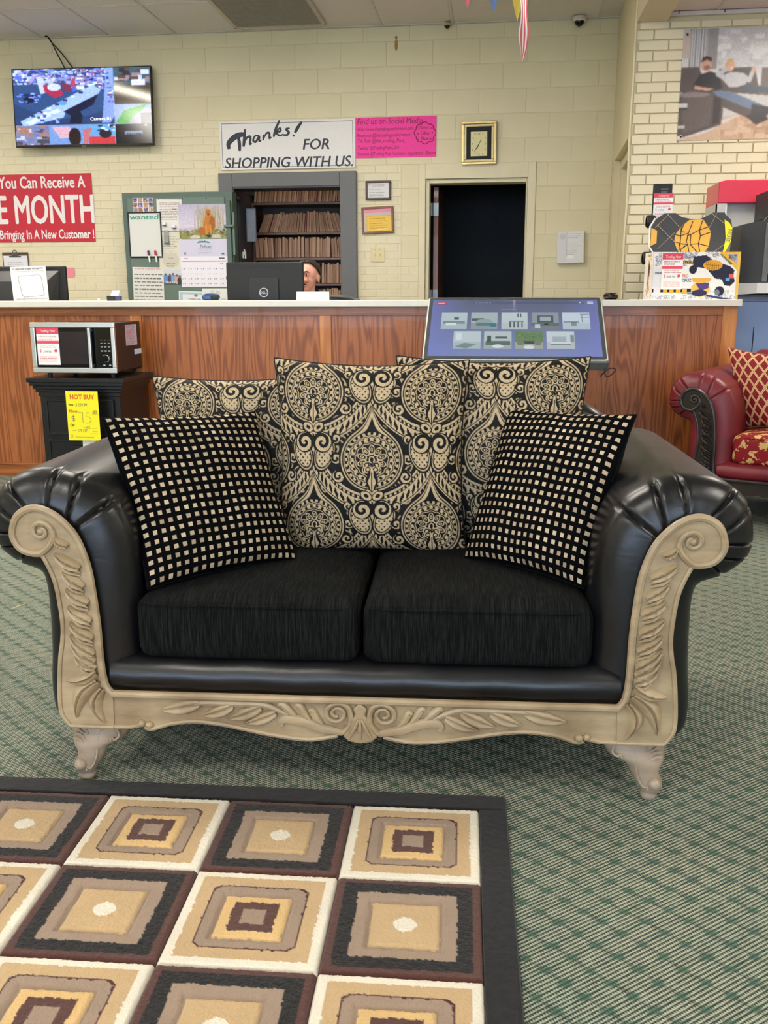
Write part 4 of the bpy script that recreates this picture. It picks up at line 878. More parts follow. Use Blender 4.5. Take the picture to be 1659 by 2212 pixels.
# ------------------------------------------------------------------ things on and behind the counter
def monitor(name, label, x0, x1, z0, z1, y, deskz, shape):
    t = thing(name, label, 'monitor', ((x0+x1)/2, y, deskz)); hw = (x1-x0)/2; a, b = z0-deskz, z1-deskz
    MB().box(-hw, hw, .0, .03, a, b).build('panel_shell', BLACK, t, bevel=.008, seg=3)
    box('screen', GLASSBLK, t, -hw+.01, hw-.01, .029, .033, a+.01, b-.01)
    box('stand_neck', BLACK, t, -.035, .035, -.04, -.012, .01, a+.06, .004); MB().box(-.11, .11, -.12, .10, 0, .012).build('stand_base', BLACK, t, bevel=.004)
    if shape == 'flat':
        MB().box(-hw+.15, hw-.16, -.012, .004, a+.02, b-.10).build('back_plate', plain('monitor_back', (30, 31, 32), .5), t, bevel=.003)
        box('vent_slot', INK, t, -hw+.06, hw-.06, -.0015, .001, b-.03, b-.026)
        rg = MB().tube([(-.005+.027*math.cos(q), -.014, a+.115+.027*math.sin(q)) for q in [i*2*PI/28 for i in range(29)]], .0032, 6); rg.build('logo_ring', LW, t, smooth=True)
        text('DELL', LW, t, (-.005, -.013, a+.107), .021, align='CENTER', bold=.03)
        MB().tube([(-.05, -.02, a+.01), (-.045, -.02, a+.045), (.045, -.02, a+.045), (.05, -.02, a+.01)], .003, 6).build('cable_holder', plain('grey_plastic', (110, 112, 112), .4), t)
    else:
        MB().add([(-hw+.04, -.005, b-.03), (hw-.04, -.005, b-.03), (hw-.10, -.07, b-.10), (-hw+.10, -.07, b-.10), (-hw+.06, -.005, a+.03), (hw-.06, -.005, a+.03), (hw-.10, -.07, a+.05), (-hw+.10, -.07, a+.05)], [(0, 1, 2, 3), (1, 5, 6, 2), (4, 0, 3, 7), (3, 2, 6, 7), (4, 7, 6, 5)]).build('back_hump', plain('monitor_back_b', (42, 43, 44), .45), t, bevel=.004)
    return t
monitor('computer_monitor', 'black computer monitor seen from behind beside the seated person', at(489, 600, 6.03).x, at(655, 600, 6.03).x, 1.02, at(570, 566, 6.03).z, 6.03, .75, 'flat')
monitor('computer_monitor', 'black monitor back with a white paper sheet taped on it, left end of counter', at(-25, 600, 6.03).x, at(142, 600, 6.03).x, 1.0, at(80, 575, 6.03).z, 6.03, .75, 'hump')
def sheet(name, label, cat, r4, y, canvas, mat=PRINT, parent=None, th=.001, group=None, tilt=0, back=WHITE):
    "a flat sheet on a vertical surface: r4 = x0, x1, z0, z1; front at depth y"
    x0, x1, z0, z1 = r4
    t = thing(name, label, cat, ((x0+x1)/2, y, (z0+z1)/2), 0, group, (0, tilt, 0))
    w_, h_ = x1-x0, z1-z0
    MB().box(-w_/2, w_/2, .0003, th, -h_/2, h_/2).build('sheet', back, t)
    if canvas is not None: canvas.panel('print', mat, t, (-w_/2, 0, -h_/2), (w_, 0, 0), (0, 0, h_))
    return t
c = Canvas(64, 90, (244, 242, 240)); c.lines(.06, .05, .95, 1, .06, (150, 150, 154), .7, 3, .0); c.lines(.08, .135, .93, 1, .03, (170, 170, 172), .5, 5, .0)
c.line([(.24, .27), (.78, .25), (.84, .30), (.88, .78), (.84, .83), (.32, .86), (.27, .81), (.2, .32), (.24, .27)], .006, (120, 116, 118)); c.lines(.1, .905, .95, 1, .04, (160, 160, 160), .5, 7, .0)
t = sheet('paper_sheet', 'white printed sheet with an empty rounded box taped on the left monitor', 'paper', rect(29, 575, 99, 652, 5.93), 5.93, c, tilt=-.03)
text('TRADING POST RENT TO OWN', GREYINK, t, (-.09, -.0006, .088), .015, xs=.78)
# name plate
np_ = thing('name_plate', 'small white folded name card standing on the countertop', 'name card', (at(675, 640, 5.56).x, 5.56, CZ))
MB().add([(-.098, 0, 0), (.098, 0, 0), (.098, .012, .05), (-.098, .012, .05), (-.098, .035, 0), (.098, .035, 0)], [(0, 1, 2, 3), (3, 2, 5, 4)]).build('card', WHITE, np_)
text('Anna Sloan', GREYINK, np_, (0, .0065, .024), .02, rot=(math.radians(76.5), 0, 0), align='CENTER', shear=.2, xs=.9)
# small desk things
bx = thing('card_box', 'small dark blue box holding a slip of white paper on the counter', 'box', (at(247, 640, 5.62).x, 5.62, CZ), .2)
box('tray', plain('navy_plastic', (44, 56, 96), .4), bx, -.038, .04, -.03, .03, 0, .028, .002); box('tray_front', BLACK, bx, -.04, .01, -.032, -.028, 0, .03, .002)
MB().add([(-.02, -.02, .028), (.025, -.02, .028), (.034, .01, .062), (-.011, .01, .062)], [(0, 1, 2, 3)]).build('slip', WHITE, bx)
pc = thing('bottle_stopper', 'tiny white stopper standing on the counter left of the blue box', 'stopper', (at(213, 645, 5.6).x, 5.6, CZ)); MB().lathe([(0, .016), (.006, .016), (.007, .012), (.007, 0)], 12).build('plug', WHITE, pc, smooth=True)
ms = thing('computer_mouse', 'black computer mouse lying on the counter right of the kiosk', 'mouse', (at(1319, 640, 5.6).x, 5.6, CZ), .3)
rbox(0, 0, .017, .030, .05, .017, .0165, 8, .006).build('shell', plain('gloss_black', (14, 14, 16), .12), ms, smooth=True); box('scroll_wheel', LW, ms, -.003, .003, -.04, -.02, .03, .037, .002); box('mouse_mat', BLACK, ms, -.03, .09, -.05, .05, .0, .0015)
ph = thing('desk_device', 'rounded blue and black device on the counter before the calendar', 'device', (at(456, 645, 5.6).x, 5.6, CZ), .1)
rbox(0, 0, .018, .052, .03, .018, .017, 8, .006).build('shell', plain('metallic_blue', (60, 84, 130), .25, .3), ph, smooth=True); rbox(.024, -.012, .02, .026, .022, .016, .015, 6).build('black_half', BLACK, ph, smooth=True)
# ------------------------------------------------------------------ skateboard display at the right end
sb = thing('skateboard_box', 'white skateboard carton with yellow corner at the right end of the countertop', 'box', (.878, 5.60, CZ), math.radians(8))
BW, BH, BD = .497, .262, .16
MB().box(0, BW, .001, BD, 0, BH).build('carton', plain('white_carton', (238, 236, 232), .5, var=.02), sb)
c = Canvas(190, 104, (240, 238, 236)); r_ = np.random.default_rng(4)
def doodle(x0, y0, x1, y1, n, col, rmax=.03):
    for _ in range(n):
        x, y, R_ = r_.uniform(x0, x1), r_.uniform(y0, y1), r_.uniform(.4, 1)*rmax; rr_ = np.hypot((c.X-x)*1.83, c.Y-y); c.put((np.abs(rr_-R_) < .006) & (c.X > x0) & (c.X < x1) & (c.Y > y0) & (c.Y < y1), col, .8)
doodle(0, 0, .45, .30, 70, (130, 134, 150)); doodle(.3, 0, .75, .14, 40, (140, 140, 150)); doodle(0, .9, 1, 1, 70, (150, 156, 176)); doodle(.62, .8, .95, .95, 30, (186, 182, 186))
c.rect(0, .32, .1, .75, (226, 226, 230)); c.rect(0, .77, .55, .85, (24, 24, 34)); c.poly([(.2, .85), (.55, .9), (.8, 1), (.95, 1), (.6, .88)], (50, 60, 110))
c.poly([(.75, 0), (1, 0), (1, .46)], (240, 184, 60)); c.poly([(.84, .05), (.97, .05), (.97, .30)], (176, 178, 196)); doodle(.86, .06, .96, .2, 16, (90, 92, 110), .02)
c.put((c.X > .965), (244, 196, 90), .9)
# picture of the board on the carton
nv = (40, 42, 66); gl = (232, 166, 50)
c.poly([(.46, .10), (.60, .07), (.68, .18), (.88, .30), (.935, .38), (.93, .58), (.82, .58), (.72, .56), (.62, .36), (.52, .32), (.45, .22)], nv); c.ell(.685, .28, .11, .11, gl)
for q in range(7): c.line([(.60+.025*q, .19+.012*q), (.63+.02*q, .37)], .004, (90, 60, 20))
c.line([(.6, .27), (.78, .3)], .004, (90, 60, 20)); c.ell(.46, .37, .045, .09, (34, 36, 58)); c.rect(.46, .24, .52, .33, nv); c.poly([(.80, .58), (.93, .5), (.95, .62), (.90, .72), (.83, .70)], nv); c.ell(.78, .82, .055, .10, (38, 40, 64)); c.ell(.755, .85, .03, .06, (120, 122, 140)); c.rect(.88, .46, .93, .56, (226, 96, 90)); c.rect(.84, .55, .89, .62, (100, 170, 214))
c.ell(.56, .78, .11, .17, (244, 192, 96)); c.poly([(.45, .55), (.68, .55), (.66, .63), (.47, .63)], (234, 176, 80)); c.poly([(.5, .66), (.66, .64), (.65, .76), (.56, .82)], (88, 66, 130)); c.ell(.55, .86, .09, .07, (44, 50, 86))
c.rect(.35, .19, .455, .26, (240, 184, 60))
for q in range(4): c.rect(.13+q*.075, .775, .18+q*.075, .87, (240, 184, 60))
c.poly([(.02, .76), (.1, .76), (.1, .90), (.06, .96), (.02, .90)], (232, 226, 234))
c.panel('front_print', PRINT_GLOSS, sb, (0, 0, 0), (BW, 0, 0), (0, 0, BH))
c = Canvas(26, 60, (236, 232, 226)); r_ = np.random.default_rng(9); doodle(0, 0, 1, 1, 60, (150, 146, 150), .05); c.poly([(.4, .15), (.7, .3), (.55, .6), (.7, .8), (.35, .9), (.45, .5)], (240, 176, 70)); c.poly([(.5, .17), (.66, .32), (.5, .6), (.4, .92), (.42, .5)], (60, 44, 36)); c.rect(.3, .05, .75, .1, (220, 170, 80))
c.panel('side_print', PRINT_GLOSS, sb, (-.001, BD, 0), (0, -BD, 0), (0, 0, BH))
GOLD = plain('amber_print', (236, 176, 60), .4, var=.05)
text('SWAG', INK, sb, (.168, -.0006, .198), .024, bold=.02, xs=.9); text('SWAG', INK, sb, (.012, -.0006, .142), .016, bold=.02); text('PRO', ORG, sb, (.168, -.0006, .122), .024, xs=.8); text('CRUZ', plain('blue_ink', (60, 90, 160), .5), sb, (.168, -.0006, .098), .024, bold=.02, xs=.85)
q = text('WIN SWAG PRIZES', INK, sb, (.376, -.0008, .247), .015, rot=(PI/2, math.radians(40), 0), bold=.02, xs=.7)
price_tag(sb, (.05, -.002, .055), .118, .20, '349.95', 12)
# the board itself stands on the carton's back, deck towards us
SK = rect(1401, 460, 1584, 560, 5.80)
bd = thing('electric_skateboard', 'charcoal skateboard deck with amber faceted face print, leaning above its carton', 'skateboard', (SK[0], 5.80, CZ))
w_ = SK[1]-SK[0]; z_0 = SK[2]-CZ-.03; z_1 = SK[3]-CZ+.004; hh = z_1-z_0; zm = (z_0+z_1)/2+.01
P = lambda a, b: (a*w_, z_0+b*hh)
deck = [P(.0, .35), (0, z_0+.75*hh), P(.05, .87), P(.17, 1), P(.30, 1), P(.38, .92), P(.50, .88), P(.60, .88), P(.68, .93), P(.76, 1), P(.90, 1), P(.905, .97), P(.985, .85), P(1, .72), P(.97, .40), P(.92, .30), P(.80, .02), P(.6, .12), P(.45, .14), P(.3, .1), P(.17, .0), P(.06, .22)]
DECK = plain('charcoal_grip', (62, 63, 66), .6, var=.1); fix_normals(MB().prism(deck, 0, .012).build('deck', DECK, bd, bevel=.002))
Q = lambda x, y: P((x-525)/805, 1-(y-440)/360)
fg = fix_normals(MB().prism([Q(*q) for q in ((830, 535), (905, 490), (1040, 485), (1095, 540), (1125, 575), (1115, 675), (1045, 745), (935, 755), (850, 735), (800, 690), (770, 640), (775, 590))], -.0016, .001).build('face_print', GOLD, bd))
for ln in (((770, 640), (820, 650), (850, 735)), ((775, 590), (830, 600), (905, 580), (940, 500)), ((830, 535), (830, 700)), ((905, 580), (890, 640), (905, 660), (830, 655)), ((890, 600), (930, 590), (1010, 560), (1040, 485)), ((930, 590), (930, 660), (1010, 655), (1115, 675)), ((1010, 560), (1025, 600), (1010, 655)), ((1025, 600), (1125, 575)), ((905, 660), (935, 755)), ((930, 660), (1045, 745)), ((830, 700), (905, 660)), ((1010, 560), (1095, 540)), ((1010, 655), (1040, 745)), ((870, 575), (830, 570), (850, 525)), ((880, 668), (850, 690))):
    MB().tube([(Q(*q)[0], -.0022, Q(*q)[1]) for q in ln], .0024, 5).build('face_line', INK, fg)
TAN = plain('tan_line', (186, 166, 120), .5)
for a, b in ((P(.08, .78), P(.36, .36)), (P(.10, .30), P(.30, .62)), (P(.20, .98), P(.36, .72)), (P(.06, .72), P(.22, .98)), (P(.74, .98), P(.96, .72)), (P(.68, .30), P(.86, .10)), (P(.72, .70), P(.80, .98)), (P(.95, .42), P(.70, .12))):
    MB().tube([(a[0], -.001, a[1]), (b[0], -.001, b[1])], .0013, 5).build('stripe', TAN, bd)
MB().prism([P(.012, .36), P(.012, .72), P(.085, .66), P(.085, .42)], -.0015, .001).build('tail_facet', GOLD, bd)
MB().tube([(q[0]-.003, -.002, q[1]) for q in (P(.05, .24), P(.0, .36), P(.0, .74), P(.06, .90))], .005, 8).build('white_edge', WHITE, bd)
nt = fix_normals(MB().prism([P(.90, .86), P(.96, .80), P(1.0, .70), P(1.0, .45), P(.955, .30), P(.905, .16), P(.93, .5)], -.004, -.002).build('nose_sticker', YEL, bd))
text('NOSE', GREYINK, bd, (w_*.955, -.005, z_0+.68*hh), .034, rot=(PI/2, math.radians(98), 0), xs=.85)
for x, z in ((-.02, .78), (-.03, .06)):
    wh = MB().lathe([(.03, 0), (.036, .006), (.036, .046), (.03, .052), (0, .052)], 18); wh.v = [(v[2]+w_*0+x+.0, .045+v[1], z_0+z*hh+.02+v[0]) for v in wh.v]; wh.build('wheel', BLACK, bd, smooth=True)
box('truck', BLACK, bd, .02, .06, .012, .06, z_0+.1*hh, z_0+.9*hh, .004)
box('prop_stand', BLACK, bd, .1, .3, .02, .05, 0, z_0+.2*hh)
# black boxed gadget with a tag, behind the board
bg = thing('gadget_box', 'upright black box with a pink and white price tag behind the skateboard', 'box', (at(1430, 450, 5.86).x, 5.86, CZ))
r4 = rect(1407, 396, 1452, 470, 5.86); zb_ = r4[2]-CZ
MB().box(-(r4[1]-r4[0])/2, (r4[1]-r4[0])/2, 0, .035, 0, r4[3]-CZ).build('carton', BLACK, bg, bevel=.006)
price_tag(bg, (-.05, -.004, zb_-.01), .11, .145, '149.95', 22); text('YUKI', GREYINK, bg, (.004, -.001, r4[3]-CZ-.045), .018, align='CENTER') if False else None
MB().box(-.012, .03, -.0012, 0, r4[3]-CZ-.035, r4[3]-CZ-.028).box(-.01, .025, -.0012, 0, r4[3]-CZ-.05, r4[3]-CZ-.045).build('box_print', GREYINK, bg)
# ------------------------------------------------------------------ display at the far right
YD = 6.45; r4 = rect(1546, 388, 1720, 441, YD)
du = thing('display_unit', 'white display unit with a glossy red header box at the right edge', 'display', (r4[0], YD, 0))
REDP = plain('gloss_red', (206, 40, 70), .3, var=.05); WHP = plain('white_enamel', (224, 224, 222), .3, var=.02); GRP = plain('grey_panel', (186, 184, 180), .4, var=.03)
MB().prism([(0, r4[2]), (0, r4[3]-.012), (.05, r4[3]), (.95, r4[3]), (.95, r4[2])], -.06, .3).build('header', REDP, du, bevel=.006); MB().box(0, .05, -.055, .0, r4[2]-.12, r4[2]).box(.0, .95, .0, .3, 0, r4[2]).build('body', GRP, du)
box('side_post', WHP, du, .0, .062, -.05, 0, r4[2]-.17, r4[2], .004)
YT = 5.95; tw = thing('speaker_tower', 'black speaker tower with a red glowing ring standing on the white shelf', 'speaker', (at(1594, 600, YT).x, YT, at(1640, 611, YT).z))
tz = tw.location.z; tt = at(1600, 484, YT).z-tz
MB().add([(0, .05, 0), (.15, -.02, 0), (.15, -.02, tt+.03), (.015, .05, tt), (.0, .3, 0), (.55, .3, 0), (.55, .3, tt+.03), (.015, .3, tt), (.55, -.02, 0), (.55, -.02, tt+.03)], [(0, 1, 2, 3), (1, 8, 9, 2), (4, 7, 6, 5), (0, 3, 7, 4), (3, 2, 9, 6, 7), (8, 5, 6, 9), (0, 4, 5, 8, 1)]).build('cabinet', plain('speaker_black', (48, 48, 50), .5), tw, bevel=.003)
MB().box(.13, .16, -.032, -.018, .005, tt).build('edge_trim', plain('speaker_edge', (96, 96, 96), .4), tw, bevel=.003); box('front_panel', plain('speaker_blue_panel', (120, 140, 180), .3), tw, .16, .53, -.026, -.019, .05, tt-.02)
MB().tube([(.29+.085*math.cos(a), -.036, .185+.115*math.sin(a)) for a in [i*2*PI/32 for i in range(33)]], .012, 8).build('ring', plain('red_ring', (214, 30, 50), .3), tw, smooth=True); rg = MB().lathe([(0, 0), (.08, 0), (.085, .012)], 24); rg.v = [(v[0]+.29, -.034+v[2], v[1]*1.3+.185) for v in rg.v]; rg.build('cone', BLACK, tw)
MB().box(.165, .5, -.03, -.024, .01, .05).build('lower_grille', BLACK, tw)
ut = box('upper_unit', plain('speaker_black2', (40, 40, 42), .5), tw, .14, .55, -.01, .3, tt+.03, tt+.19, .004)
MB().tube([(.12, -.012, tt+.02), (.155, -.02, tt+.055), (.19, -.015, tt+.09)], .0012, 5).build('aerial', LW, tw)
sf = thing('white_shelf', 'thick white shelf carrying the black speaker tower', 'shelf', (at(1589, 630, 5.88).x, 5.88, at(1640, 638, 5.88).z))
MB().add([(0, .15, 0), (.12, .0, .012), (1.2, 0, .012), (1.2, .5, 0), (0, .5, 0), (0, .15, .07), (.12, 0, .072), (1.2, 0, .072), (1.2, .5, .072), (0, .5, .072)], [(0, 4, 3, 2, 1), (5, 6, 7, 8, 9), (0, 1, 6, 5), (1, 2, 7, 6), (2, 3, 8, 7), (3, 4, 9, 8), (4, 0, 5, 9)]).build('board', WHP, sf)
bc = thing('blue_display_cabinet', 'pale blue display cabinet below the white shelf', 'cabinet', (at(1589, 700, 6.0).x-.05, 6.0, 0))
BLU = plain('pale_blue_enamel', (142, 168, 212), .45, var=.05, scale=3)
MB().box(0, 1.3, 0, .4, 0, at(1640, 652, 6.0).z).build('body', BLU, bc); box('upper_fascia', plain('blue_grey_fascia', (118, 134, 160), .45), bc, 0, 1.3, -.01, .4, at(1640, 652, 6.0).z+.002, 1.10)
box('door_gap', INK, bc, at(1628, 700, 6.0).x-bc.location.x, at(1630, 700, 6.0).x-bc.location.x, -.002, .001, .4, at(1630, 706, 6.0).z, 0)
# ------------------------------------------------------------------ things on the back wall
def fit(body, mat, parent, x0, x1, z0, cap, y=-.0006, **k):
    "lettering squeezed between x0 and x1, capital height cap, base line z0 (local)"
    o = text(body, mat, parent, (x0, y, z0), cap/.72, **k); xs = [v.co.x for v in o.data.vertices]
    a, b = min(xs), max(xs); s_ = (x1-x0)/(b-a); o.scale = (s_, 1, 1); o.location.x = x0-a*s_; return o
def loc4(t): return lambda px, py: (at(px, py, t.location.y).x-t.location.x, at(px, py, t.location.y).z-t.location.z)
YF = YW-.006          # face of the masonry
# security monitor
r4 = rect(38, 139, 323, 320, 8.62); hw, hh = (r4[1]-r4[0])/2, (r4[3]-r4[2])/2
tv = thing('wall_television', 'flat television on the wall showing security camera pictures', 'television', ((r4[0]+r4[1])/2, 8.62, (r4[2]+r4[3])/2), 0, None, (math.radians(-3.5), 0, math.radians(1.2)))
MB().box(-hw, hw, 0, .035, -hh, hh).build('shell', BLACK, tv, bevel=.004); box('back_housing', BLACK, tv, -hw*.6, hw*.6, .03, .07, -hh*.7, hh*.6, .01); box('wall_bracket', HINGE, tv, -.12, .12, .06, .105, -.15, .15)
box('maker_badge', plain('grey_badge', (120, 120, 124), .4), tv, -.02, .02, -.003, .001, -hh-.004, -hh+.006)
c = Canvas(230, 142, (34, 48, 70)); R_ = np.random.default_rng(11)
B1, B2, B3, D1, D2 = (120, 140, 232), (196, 208, 248), (70, 96, 180), (22, 30, 48), (44, 66, 92)
c.rect(0, 0, .73, .72, (52, 78, 104)); c.put((c.X < .73) & (c.Y < .72) & (c.Y > .45+.2*np.sin(c.X*4)), (40, 60, 84), .8)
c.speck(.0, .0, .72, .20, 230, [B2, B1, (226, 226, 240), (150, 120, 150), (60, 70, 120), (186, 160, 180), (96, 116, 200)], .018, 5); c.speck(.2, .12, .66, .28, 80, [(200, 190, 210), (150, 140, 170), (90, 84, 110), (230, 226, 240)], .02, 6)
c.poly([(.17, .10), (.22, .09), (.25, .30), (.20, .33)], (206, 204, 236)); c.poly([(.22, .2), (.34, .24), (.37, .34), (.30, .38), (.23, .30)], (186, 46, 60)); c.ell(.30, .24, .05, .05, (220, 210, 230)); c.poly([(.36, .18), (.43, .22), (.42, .30), (.36, .28)], (130, 50, 60))
c.rect(.43, .13, .455, .24, (206, 60, 80)); c.rect(.43, .24, .455, .30, (70, 100, 190)); c.poly([(.07, .38), (.15, .32), (.17, .40), (.10, .45)], (16, 20, 32))
c.poly([(.04, .68), (.58, .22), (.64, .28), (.62, .34), (.38, .56), (.36, .64), (.10, .74), (.06, .74)], (176, 190, 240)); c.poly([(.07, .70), (.32, .52), (.34, .56), (.12, .73)], (226, 230, 250)); c.poly([(.36, .56), (.62, .34), (.58, .48), (.42, .62)], (20, 26, 40))
for q in range(7): c.rect(.12+q*.06, .60-.05*q, .15+q*.06, .63-.05*q, [(40, 50, 80), (90, 40, 60), (220, 226, 246)][q % 3])
c.poly([(.40, .72), (.42, .56), (.47, .53), (.50, .62), (.49, .72)], (20, 28, 34)); c.ell(.455, .53, .018, .03, (30, 24, 30)); c.ell(.36, .45, .03, .03, (90, 160, 220))
c.poly([(.68, 0), (.73, 0), (.73, .42), (.70, .52), (.66, .40)], (146, 166, 246)); c.poly([(.66, .40), (.73, .36), (.75, .58), (.70, .72), (.64, .72)], (140, 156, 226)); c.speck(.68, .2, .74, .45, 14, [(230, 232, 250), (120, 60, 90), (60, 80, 150)], .014, 8)
c.speck(.02, .3, .20, .44, 26, [(120, 140, 220), (30, 40, 70), (160, 176, 240)], .014, 21); c.speck(.46, .02, .70, .20, 60, [(40, 46, 80), (150, 166, 240), (220, 226, 250), (170, 90, 110), (90, 110, 200)], .011, 22); c.speck(.2, .0, .5, .14, 70, [(100, 120, 210), (200, 206, 244), (60, 60, 100), (180, 150, 170)], .009, 23); c.speck(.16, .56, .34, .72, 20, [(150, 170, 240), (60, 80, 140), (240, 242, 252)], .012, 24)
c.a[..., 2] = np.clip(c.a[..., 2]*1.12+14, 0, 255); c.a[..., 0] *= .92
c.rect(.735, 0, 1, .47, (70, 60, 50)); c.rect(.735, 0, 1, .22, (64, 92, 110)); c.speck(.74, .0, .99, .2, 26, [(90, 70, 60), (200, 210, 230), (50, 50, 60), (150, 130, 140)], .03, 9); c.rect(.86, .16, .96, .24, (214, 220, 244))
gl_ = np.exp(-(((c.Y-.33)-(c.X-.86)*.55)/.07)**2)*(c.X > .735)*(c.Y < .47); c.put(gl_, (255, 248, 226), .95)
c.rect(.735, .48, 1, .74, (150, 170, 220)); c.poly([(.74, .72), (.80, .56), (.97, .48), (.92, .60), (.84, .74)], (90, 160, 80)); c.poly([(.82, .74), (.9, .6), (1, .52), (1, .74)], (150, 150, 170)); c.rect(.92, .6, 1, .74, (90, 92, 104))
c.rect(0, .74, .25, 1, (120, 130, 170)); c.speck(0, .74, .25, 1, 60, [(200, 200, 226), (160, 120, 110), (70, 70, 90), (110, 120, 180)], .025, 12); c.rect(.25, .74, .5, 1, (116, 150, 214)); c.poly([(.27, .76), (.40, .76), (.42, .9), (.33, .92)], (214, 170, 190)); c.ell(.435, .9, .045, .12, (38, 26, 26))
c.rect(.5, .74, .735, 1, (100, 160, 220)); c.poly([(.5, .80), (.56, .78), (.53, 1), (.5, 1)], (190, 110, 120)); c.rect(.54, .90, .73, 1, (196, 56, 66)); c.ell(.66, .86, .045, .06, (30, 30, 44)); c.speck(.6, .74, .73, .84, 16, [(30, 40, 60), (220, 230, 250)], .012, 14)
c.rect(.735, .75, 1, 1, (8, 8, 12)); c.rect(.80, .83, .93, .88, (120, 130, 160)); c.ell(.955, .76, .008, .012, (230, 230, 240)); c.rect(.73, 0, .735, 1, (190, 200, 240), .6); c.rect(0, .73, .735, .742, (210, 216, 250), .6)
c.blur(1).grain(.06); c.panel('screen', print_mat('security_screen', .15, 1.35), tv, (-hw+.012, -.001, -hh+.018), (2*hw-.024, 0, 0), (0, 0, 2*hh-.028))
SCR = emitter('screen_lettering', (235, 238, 255), 1.0)
fit('Camera 01', SCR, tv, -hw+.012+(2*hw)*.545, -hw+2*hw*.70, -hh+.018+2*hh*.30, .028, -.002, bold=.02); fit('NO LINK', INK, tv, -hw+2*hw*.815, -hw+2*hw*.92, -hh+2*hh*.135, .016, -.002)
cb_ = thing('television_cable', 'two black cables hanging from the ceiling down to the television', 'cable', (at(93, 80, 8.6).x, 8.68, ZC-.004))
a0 = Vector((0, 0, 0))
for q in ((138, 140), (156, 140)):
    e = at(*q, 8.66); e = Vector((e.x-cb_.location.x, 0, e.z-cb_.location.z-.03)); MB().tube(spline([(-.02, 0, .003), (.005, 0, 0), Vector((.04, 0, -.05)), e*.55+Vector((.0, 0, .01)), e], 5), .0055, 6).build('cable', BLACK, cb_, smooth=True)
# red vinyl banner (runs out of the picture on the left)
bn = thing('vinyl_banner', 'red vinyl banner offering a free month, cut by the left edge', 'banner', (at(202, 450, YF).x-1.1, YF-.003, at(202, 522, YF).z))
zt = at(198, 374, YF).z-bn.location.z; REDV = plain('red_vinyl', (200, 30, 56), .4, var=.04, scale=4)
MB().box(-1.1, 1.1, 0, .002, 0, zt).build('vinyl', REDV, bn); LWH = plain('banner_white', (240, 236, 234), .5, var=.02)
L = loc4(bn)
for body, px0, px1, yb, yt in (('Now You Can Receive A', -55, 183, 405, 379), ('FREE MONTH', -75, 201, 481, 419), ('By Bringing In A New Customer !', -20, 203, 515, 495)):
    xa, zb_ = L(px0, yb); xb, zc_ = L(px1, yt); zz = L(150, yb)[1]; fit(body, LWH, bn, xa, xb, zz, L(150, yt)[1]-zz, -.0015, bold=.026)
# white Thanks sign
r4 = rect(478, 257, 767, 369, YF)
sg = thing('thanks_sign', 'white framed sign thanking customers above the vault opening', 'sign', ((r4[0]+r4[1])/2, YF-.012, r4[2]+.004)); hw, h_ = (r4[1]-r4[0])/2, r4[3]-r4[2]
MB().box(-hw, hw, 0, .012, 0, h_).build('board', plain('sign_white', (232, 230, 228), .4, var=.02), sg, bevel=.002)
ln = MB(); q = .018
for a in ((-hw+q, hw-q, h_-q-.005, h_-q), (-hw+q, hw-q, q, q+.005), (-hw+q, -hw+q+.005, q, h_-q), (hw-q-.005, hw-q, q, h_-q)): ln.box(a[0], a[1], -.0008, 0, a[2], a[3])
ln.build('border_line', GREYINK, sg); NAVY = plain('dark_slate_print', (30, 38, 54), .5); L = loc4(sg)
zz = L(620, 361)[1]; fit('SHOPPING WITH US.', NAVY, sg, L(486, 361)[0], L(763, 361)[0], zz, L(620, 338)[1]-zz, shear=.18, bold=.02)
zz = L(682, 322)[1]; fit('FOR', NAVY, sg, L(654, 320)[0], L(712, 320)[0], zz, L(682, 299)[1]-zz, shear=.18, bold=.02)
def stroke(pts, w0, parent, L, mat=NAVY, y=-.0015, n=6):
    P = spline([Vector((L(*p)[0], y, L(*p)[1])) for p in pts], n); k = len(P)
    MB().tube(P, [w0*(.45+.75*math.sin(PI*(.08+.84*i/k))) for i in range(k)], 6, sq=.12).build('script_stroke', mat, parent, smooth=True)
for pts, w0 in (([(495, 322), (494, 310), (506, 297), (520, 291), (531, 291)], .020), ([(514, 292), (517, 308), (518, 326)], .013), ([(529, 279), (528, 300), (526, 317)], .012), ([(526, 312), (533, 298), (541, 296), (540, 311), (544, 309)], .009), ([(560, 293), (551, 294), (547, 304), (553, 306), (560, 294), (560, 305), (565, 302)], .008), ([(569, 291), (569, 303)], .008), ([(569, 300), (576, 288), (582, 288), (582, 299), (586, 296)], .008), ([(604, 260), (596, 278), (591, 296)], .010), ([(592, 290), (604, 277), (606, 283), (596, 286), (604, 293), (612, 290)], .008), ([(626, 277), (618, 279), (624, 286), (619, 292), (611, 291)], .009), ([(652, 263), (643, 276), (637, 287)], .012)): stroke(pts, w0, sg, L)
MB().ell((L(634, 293)[0], -.001, L(634, 293)[1]), (.010, .001, .010)).build('script_dot', NAVY, sg)
